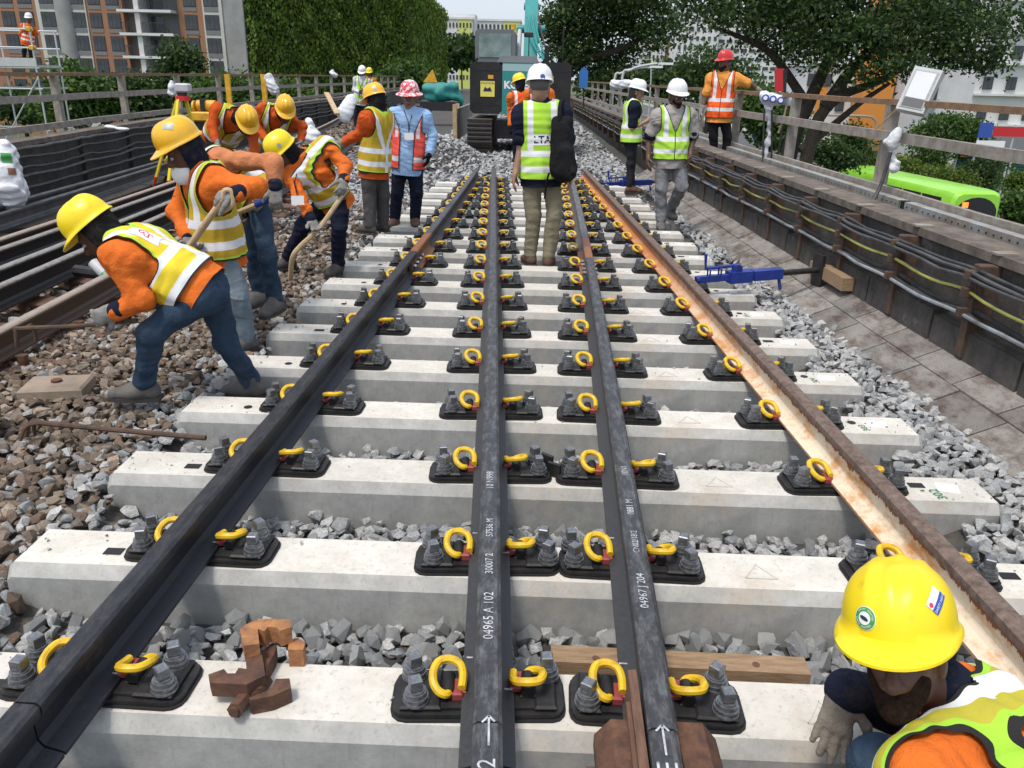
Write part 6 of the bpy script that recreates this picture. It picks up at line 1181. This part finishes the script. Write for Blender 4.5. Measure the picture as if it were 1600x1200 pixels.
# left block, facade 100 m away
YF = 100.; zx = lambda X: PY(X/4, 60, YF)[0]; zz_ = lambda Yp: PY(180, Yp/4, YF)[2]
LB = thing('apartment_block', 'brown and cream apartment block with dark windows and balconies behind the railing', 'building', (zx(700), YF, STREET)); ZT = 21.0
def wallp(a, b, m, d=0., nm='wall'): MB().box((zx(a), YF-d, STREET), (zx(b), YF+6, ZT)).build(nm, m, LB)
for a, b, m, d in ((-400, 265, M_BRN, 0), (265, 395, M_CREAM, .25), (490, 570, M_CREAM, .25), (570, 795, M_BRN, .1), (795, 1135, M_GREYR, -.9), (1135, 1290, M_BRN, .1), (1290, 1410, M_CREAM, .3), (1410, 1535, M_CONC, .15)): wallp(a, b, m, d)
MB().cyl((zx(432), YF+.2), (zx(492)-zx(375))/2, STREET, ZT, 24).build('round_column', M_CONC, LB, True)
fl_h = (zz_(65)-zz_(490))/3; zf = [zz_(205)+fl_h*k for k in range(-4, 7)]      # balcony slab levels
for zb in zf:
    for a, b, d in ((40, 120, 0), (150, 235, 0), (290, 378, .25), (480, 562, .25), (585, 660, .1), (695, 775, .1), (1172, 1250, .1), (1300, 1388, .3)):
        win(LB, (zx(a)+zx(b))/2, YF-d, zb+.05+fl_h*.50, zx(b)-zx(a), fl_h*.66, 2); MB().box((zx(a), YF-d-.05, zb-.02), (zx(b), YF-d-.002, zb+fl_h*.16)).build('spandrel', M_GREYR, LB)
    MB().box((zx(790), YF-1.5, zb-.28), (zx(1120), YF+.9, zb)).build('balcony_slab', M_HW, LB); MB().box((zx(890), YF-1.2, zb+.0), (zx(920), YF+.9, zb+fl_h-.28)).build('balcony_wall', M_HW, LB)
    for a, b in ((800, 880), (925, 1105)):
        MB().box((zx(a), YF-1.42, zb+1.05), (zx(b), YF-1.36, zb+1.12)).build('balustrade_rail', M_FRAME, LB); bars = MB()
        for xx in np.arange(zx(a), zx(b), .16): bars.box((xx, YF-1.41, zb), (xx+.035, YF-1.37, zb+1.05))
        tag(bars.build('balusters', M_FRAME, LB), kind='stuff')
    MB().box((zx(940), YF+.83, zb+.1), (zx(1020), YF+.88, zb+fl_h*.75)).build('balcony_door', M_WIN, LB); MB().box((zx(830), YF+.83, zb+.1), (zx(880), YF+.88, zb+fl_h*.75)).build('balcony_door', M_BRN, LB)
# generic slab blocks
def block(label, px0, px1, pyt, Y, depth, floors, cols, wallm, mull=1, stripes=(), cat='building', ww=.5, wh=.45, top=None, group=None, ledge=False):
    x0, x1 = PY(px0, 80, Y)[0], PY(px1, 80, Y)[0]; zt2 = PY((px0+px1)/2, pyt, Y)[2] if top is None else top; t = thing('apartment_block', label, cat, ((x0+x1)/2, Y, STREET), group); MB().box((x0, Y, STREET), (x1, Y+depth, zt2)).build('wall', wallm, t); MB().box((x0-.3, Y-.3, zt2), (x1+.3, Y+depth+.3, zt2+.6)).build('parapet', wallm, t); fh = 2.9; cw = (x1-x0)/cols
    for a, b, m in stripes: MB().box((x0+(x1-x0)*a, Y-.12, STREET), (x0+(x1-x0)*b, Y-.005, zt2-.2)).build('colour_band', m, t)
    for f in range(floors):
        z = zt2-1.6-f*fh
        if ledge: MB().box((x0-.1, Y-.5, z-1.2), (x1+.1, Y-.003, z-1.0)).build('ledge', wallm, t)
        for c in range(cols): win(t, x0+cw*(c+.5), Y-.13, z, cw*ww, fh*wh, mull)
    return t
block('distant white slab block with a yellow green band left of the digger', 690, 738, 30, 260, 14, 6, 9, M_HW, 0, ((.55, .95, M_LIME),)); block('distant white slab block with stair tower above the digger cab', 738, 812, 33, 275, 14, 6, 12, M_HW, 0, ((.66, .97, M_LIME),)); x_ = PY(722, 24, 262); MB().box((x_[0]-4, 262, 8), (x_[0]+4, 270, PY(722, 22, 262)[2])).build('stair_tower', M_HW, [o for o in bpy.data.objects if o.get('label', '').startswith('distant white slab block with a yellow')][0])
block('far white tower block with red brown stripe behind the trees', 1000, 1056, 55, 320, 16, 9, 9, M_HW, 0, ((.72, .82, M_BRN),)); block('tall far white tower block seen through the tree canopy', 1056, 1120, 8, 300, 16, 11, 7, M_HW, 0); block('wide far white block behind the red helmet', 1120, 1290, 30, 310, 16, 10, 14, M_HW, 0, ww=.72, wh=.36)
RBk = block('white apartment tower with ledges and air conditioners beyond the bus', 1535, 1720, 0, 88, 14, 11, 5, M_HW, 1, top=21, ledge=True, ww=.42, wh=.42)
RB2 = block('pale grey apartment wing with service balconies beside the white tower', 1462, 1534, 0, 96, 12, 9, 3, mat('pale_grey_render', (.52, .535, .56), rough=.9), 1, top=17, ledge=True, ww=.4, wh=.5)
for f in range(9):
    for c in range(2): a = wloc(RB2); MB().box((a[0]-1.6+c*2.2, 94.9, 17-2.7-f*2.9), (a[0]-.8+c*2.2, 95.48, 17-2.1-f*2.9), bev=.05).build('air_conditioner', M_LGREY, RB2)
OB = block('low white and orange community building behind the big tree', 1262, 1462, 105, 108, 14, 3, 8, M_HW, 1, ((.12, .2, M_ORG), (.50, .60, M_ORG), (.88, .97, M_ORG)), ww=.55, wh=.5)
MB().box((PY(1376, 80, 106)[0]-1.8, 104.5, STREET), (PY(1376, 80, 106)[0]+1.8, 107.9, 12)).build('orange_fin', M_ORG, OB)
# creeper covered building
G0, G1, G2 = np.array((-10.2, 66.)), np.array((-18.2, 53.)), np.array((-11.4, 100.)); HG = 8.2
GW = thing('creeper_building', 'big building covered in green creepers beside the left track', 'building', (-14, 66, STREET)); fp = [tuple(G1), tuple(G0), tuple(G2), (-32, 100)]
MB().poly([p for p in fp], STREET, HG-.6).build('wall', mat('mossy_wall', (.022, .04, .014), (.035, .035, .022), 1, .95), GW)
def face_pts(a, b, n, seed, zt0=HG, droop=.5):
    r = np.random.default_rng(seed); u = r.uniform(0, 1, n); z = STREET+3+(zt0-STREET-3)*r.uniform(0, 1, n)**.9+r.normal(size=n)*.12; nrm = np.array((b-a)[::-1])*np.array((1, -1)); nrm = nrm/np.linalg.norm(nrm); bul = r.uniform(.0, .45, n)+.25*np.sin(u*37)*np.sin(z*2.2); P = a[None]+(b-a)[None]*u[:, None]-nrm[None]*0; 
    s = 1 if nrm@(np.array((0., 0.))-a) > 0 else -1; P = P+s*nrm[None]*np.abs(bul)[:, None]; return np.column_stack([P, z])
for i, (a, b, n, sz) in enumerate(((G1, G0, 26000, .26), (G0, G2, 16000, .34))):
    tag(link_mesh('creeper', leaf_mesh('creeper', face_pts(a, b, n, 60+i)-wloc(GW), sz, LF_C, 61+i, hang=(0, -.2, -1.)), GW), kind='stuff')
r_ = np.random.default_rng(5); u = r_.uniform(0, 1, 5000); top = np.where(r_.random(5000)[:, None] < .55, G1+(G0-G1)*u[:, None], G0+(G2-G0)*u[:, None]); pts = np.column_stack([top+r_.normal(size=(5000, 2))*.3, HG-.3+r_.normal(size=5000)*.22]); tag(link_mesh('creeper', leaf_mesh('creeper', pts-wloc(GW), .34, LF_L, 66), GW), kind='stuff')
# scaffold under the far worker
M_ALU = mat('aluminium', (.55, .56, .58), rough=.35, metal=.6); t = thing('scaffold_tower', 'aluminium scaffold tower with diagonal braces left of the railing', 'scaffold', (-17.6, 28, STREET)); P0 = PY(62, 105, 27.6); zp = PY(45, 103, 28)[2]
for xx in (P0[0], P0[0]-1.9, P0[0]-3.8):
    for yy in (27.4, 28.8): MB().tube([(xx, yy, STREET), (xx, yy, zp+1.15)], .03, 8).build('standard', M_ALU, t, True)
for z in (zp-.06, zp+.55, zp+1.1, zp-.7, zp-2): 
    for yy in (27.4, 28.8): MB().tube([(P0[0]-4, yy, z), (P0[0]+.1, yy, z)], .028, 8).build('ledger', M_ALU, t, True)
for k in range(5): MB().box((P0[0]-3.95, 27.42+k*.28, zp-.03), (P0[0]+.05, 27.67+k*.28, zp+.03)).build('deck_board', M_LGREY, t)
for a in ((P0[0], P0[0]-1.9), (P0[0]-1.9, P0[0]-3.8)): MB().tube([(a[0], 27.36, zp-.4), (a[1], 27.36, zp-2.9)], .026, 8).build('brace', M_ALU, t, True)
MB().box((P0[0]-4, 27.36, zp-.02), (P0[0]+.05, 27.40, zp+.24)).build('toe_board', M_LGREY, t)
for zc in (zp+.55, zp+1.1): MB().box((P0[0]-.07, 27.3, zc-.07), (P0[0]+.07, 27.5, zc+.07), bev=.02).build('coupler', M_AMB, t)
# street furniture
def lamp(label, px, pyb, Y, hpx, s=1, group='street lamps'):
    b = PY(px, pyb, Y); b[2] = STREET; topz = PY(px, hpx, Y)[2]; t = thing('street_lamp', label, 'street lamp', b, group); MB().tube(smooth_pts([b, (b[0], Y, topz-1.2), (b[0]+s*.4, Y, topz-.3), (b[0]+s*1.6, Y, topz)], 5), .06, 8).build('column', M_LGREY, t, True); MB().obox((b[0]+s*2.0, Y, topz), (1, 0, 0), (0, 1, 0), (0, 0, 1), .32, .12, .05).build('lantern', M_STW, t)
lamp('grey curved street lamp left of the white helmeted woman', 956, 170, 42, 103); lamp('taller grey curved street lamp beside the woman in lime', 968, 170, 40, 98); lamp('far street lamp behind the white helmets', 1015, 150, 75, 100, -1)
t = thing('road_sign_arch', 'curved grey pipe gantry standing on the verge behind the big tree', 'sign gantry', (*PZ(1362, 238, STREET)[:2], STREET)); b = wloc(t); MB().tube(smooth_pts([(b[0], b[1], STREET), (b[0], b[1], STREET+3.0), (b[0]-.6, b[1], STREET+4.0), (b[0]-2.2, b[1], STREET+4.2), (b[0]-6, b[1], STREET+4.2)], 5), .14, 8).build('pipe', M_GALV, t, True)
t = thing('hoarding', 'dark green corrugated hoarding with grey posts beyond the shrubs', 'fence', (*PY(1560, 260, 62)[:2], STREET)); hx0 = PY(1492, 250, 62)[0]; HGm = mat('hoarding_green', (.02, .10, .07), rough=.6)
for k in range(9):
    for q in range(14): z = STREET+.3+q*.2; MB().obox((hx0+k*2.0+1, 62, z), (1, 0, 0), unit((0, 1, .5)), unit((0, -.5, 1)), .98, .02, .11).build('panel', HGm, t)
    MB().box((hx0+k*2-.06, 61.8, STREET), (hx0+k*2+.06, 61.95, STREET+3.6)).build('post', M_LGREY, t)
t = thing('site_gate', 'grey panel gate standing behind the green hoarding', 'gate', (*PY(1555, 235, 68)[:2], STREET)); gx_ = PY(1535, 235, 68)[0]
for k in range(3): MB().box((gx_+k*1.25, 68, STREET+1), (gx_+k*1.25+1.18, 68.08, STREET+4.1)).build('panel', mat('gate_grey', (.20, .21, .22), rough=.6), t)
t = thing('banner_board', 'red site banner beside a blue and a white panel', 'banner', PY(1570, 205, 60)); a = PY(1552, 206, 60)
for nm, d0, d1, z0, z1, m in (('red_panel', 0, 4.2, -.3, .35, mat('banner_red', (.50, .02, .025), rough=.6)), ('blue_panel', -1.0, -.05, -.4, .6, M_STB), ('white_panel', -1.0, 1.0, -1.4, -.6, M_STW)): MB().box((a[0]+d0, 60, a[2]+z0), (a[0]+d1, 60.05, a[2]+z1)).build(nm, m, t)
for d in (-.9, 1.5, 4): MB().bar((a[0]+d, 60.1, a[2]+.5), (a[0]+d, 60.1, STREET), .1).build('post', M_LGREY, t)
t = thing('notice_board', 'small orange and blue notice boards fixed on the hoarding', 'sign', PY(1512, 241, 61.5)); a = PY(1508, 241, 61.5); MB().box((a[0]-.3, 61.5, a[2]-.2), (a[0]+.3, 61.54, a[2]+.2)).build('orange_board', M_ORG, t); MB().box((a[0]+.34, 61.5, a[2]-.2), (a[0]+.75, 61.54, a[2]+.2)).build('blue_board', M_STB, t)
t = thing('flag_banner', 'narrow red and black hanging banner in front of the big tree', 'banner', PY(1218, 125, 24)); a = PY(1218, 125, 24); MB().obox(a, (1, 0, 0), (0, 1, 0), unit((-.15, 0, 1)), .13, .02, .30).build('red_cloth', mat('banner_red', (.5, .02, .025)), t); MB().obox(a+np.array((.14, .0, -.02)), (1, 0, 0), (0, 1, 0), unit((-.15, 0, 1)), .045, .022, .28).build('black_edge', M_BLACK, t); MB().tube([a+np.array((.17, .05, .3)), a+np.array((.25, .05, -1.0)), (a[0]+.3, 24.05, STREET)], .03, 6).build('pole', M_IRON, t, True)
# ---------------------------------------------------------------- trees and shrubs
YT = 27.
def bp(x, y, d=0): return PY(x, y, YT+d)
b0 = bp(1228, 256); b0[2] = STREET; b1 = bp(1248, 258, -.5); b1[2] = STREET
tree('rain_tree', 'wide dark leafed tree with leaning double trunk behind the railing', b0, (([b0, bp(1232, 245), bp(1262, 165), bp(1300, 80), bp(1330, 0)], .32, .10), ([b1, bp(1262, 240, -.5), bp(1300, 160, -.5), bp(1372, 128, -.6), bp(1420, 100, -1)], .26, .06), ([bp(1290, 168, -.5), bp(1330, 110, -.5), bp(1400, 40, -1), bp(1470, 10)], .22, .06), ([bp(1262, 165), bp(1215, 95), bp(1180, 68), bp(1110, 40)], .16, .05), ([bp(1300, 80), bp(1230, 20), bp(1180, -40)], .18, .06), ([bp(1250, 235, -.5), bp(1290, 205, -.5), bp(1345, 160, -1), bp(1390, 130, -1.2)], .15, .05)),
     px_blobs(((1090, 8, 40, 20), (1160, 20, 55, 26, -1), (1150, -45, 80, 36), (1220, 40, 60, 45, 1), (1250, -30, 100, 45), (1290, 40, 70, 50, -1), (1350, 80, 60, 42, -1.5), (1370, 0, 90, 60, 1), (1430, 50, 75, 55, -1), (1480, -20, 80, 50), (1500, 60, 60, 40, -1.5), (1540, 95, 26, 20, -1.5), (1410, 108, 40, 20, -2), (1590, 30, 40, 30)), YT), 36000, .15, LF_D, 11, .30)
tree('rain_tree', 'broad dark tree spreading behind the digger boom', (*PY(875, 150, 46)[:2], STREET), (([(*PY(880, 150, 46)[:2], STREET), PY(878, 110, 46), PY(905, 50, 46)], .5, .2), ([PY(878, 100, 46), PY(960, 80, 46), PY(1010, 55, 46)], .25, .08)), px_blobs(((890, 75, 42, 35), (885, 30, 38, 24), (940, 20, 60, 34), (950, 70, 55, 30, 2), (1000, 25, 55, 30), (1030, 55, 38, 20, -1), (920, 100, 40, 16, 1), (960, -20, 90, 30), (870, 50, 26, 18)), 46), 19000, .23, LF_D, 12, .42)
for i, (lb, Y, bl, n, sz, m, cl) in enumerate((
    ('rounded dark green tree behind the orange vest man', 62, ((1110, 95, 40, 22), (1090, 130, 34, 26), (1140, 130, 40, 30), (1150, 165, 50, 24)), 4000, .34, LF_D, .6),
    ('low dark trees behind the two white helmets on the right', 80, ((1000, 125, 50, 16), (1060, 130, 40, 20), (950, 130, 40, 14)), 5000, .6, LF_D, .9),
    ('mid green street tree behind the socket box', 52, ((1205, 185, 32, 30), (1225, 215, 24, 20), (1180, 170, 30, 30)), 6000, .34, LF_M, .5),
    ('bushy green tree in front of the pale apartment wing', 62, ((1480, 205, 42, 24), (1510, 215, 30, 26), (1450, 215, 26, 18)), 7000, .26, LF_M, .4),
    ('far row of trees under the distant white slabs', 150, ((720, 78, 30, 16), (760, 85, 30, 14), (705, 88, 20, 10)), 3500, 1.0, LF_D, 1.2),
    ('mid green tree in front of the brown block', 42, ((110, 125, 22, 24), (135, 150, 36, 26), (105, 165, 30, 20)), 7000, .28, LF_M, .45), ('leafy tree beside the balconies of the brown block', 46, ((285, 95, 24, 26), (275, 130, 30, 24), (300, 140, 26, 22)), 6000, .26, LF_D, .4), ('dark low tree between the posts of the left railing', 44, ((205, 150, 42, 26), (230, 165, 34, 18), (170, 160, 36, 20)), 7000, .28, LF_D, .45), ('dark hedge tree under the left railing', 50, ((30, 165, 40, 20), (90, 178, 44, 14)), 5000, .3, LF_D, .5), ('leafy tree at the foot of the creeper wall', 40, ((350, 145, 40, 20), (395, 150, 36, 18), (440, 150, 36, 16)), 7000, .26, LF_M, .45), ('bush growing beside the far end of the creeper wall', 55, ((640, 118, 26, 16), (610, 128, 24, 12)), 4000, .3, LF_M, .5))):
    bl_ = px_blobs(bl, Y); c0 = bl_[0][0]; base = np.array((c0[0], Y, STREET)); tree('street_tree', lb, base, (([base, (base+c0)/2+np.array((.2, 0, 0)), c0], .22, .08),), bl_, n, sz, m, 30+i, cl)
for i, (lb, Y, bl, n, m) in enumerate((('dark shrub on the verge left of the bus', 46, ((1295, 240, 24, 18), (1320, 250, 22, 14)), 3000, LF_D), ('tall shrub behind the near railing post', 52, ((1330, 215, 16, 22), (1345, 232, 16, 16)), 2500, LF_D), ('yellow tipped shrub behind the roof of the bus', 54, ((1375, 250, 22, 10), (1405, 258, 26, 10)), 2600, LF_L), ('green shrub in front of the hoarding', 57, ((1455, 240, 28, 16), (1440, 258, 30, 12)), 3000, LF_M), ('light green hedge behind the middle of the bus', 53, ((1450, 272, 40, 10), (1490, 280, 34, 10)), 3200, LF_L), ('dark leafy shrub in front of the hoarding posts', 54, ((1540, 262, 26, 18), (1520, 280, 30, 14)), 3200, LF_D), ('low shrub on the verge beside the bus windscreen', 40, ((1590, 318, 22, 16), (1605, 345, 24, 16)), 2600, LF_M), ('yellow green shrub beyond the end of the bus', 45, ((1590, 285, 16, 12), (1600, 300, 16, 10)), 2000, LF_L))):
    bl_ = px_blobs(bl, Y); base = np.array((bl_[0][0][0], Y, STREET)); t = thing('shrub', lb, 'shrub', base, 'shrubs along the road'); pts = blob_pts(bl_, n, 80+i, .3, 16); low = blob_pts([(np.array((c[0], c[1], (c[2]+STREET)/2)), (r[0]*.8, r[1]*.8, (c[2]-STREET)/2)) for c, r in bl_], n//3, 90+i, .25, 16); tag(link_mesh('foliage', leaf_mesh('foliage', np.concatenate([pts, low])-wloc(t), .22, m, 90+i), t), kind='stuff'); MB().tube([base, bl_[0][0]], .06, 6).build('stem', BARK, t)
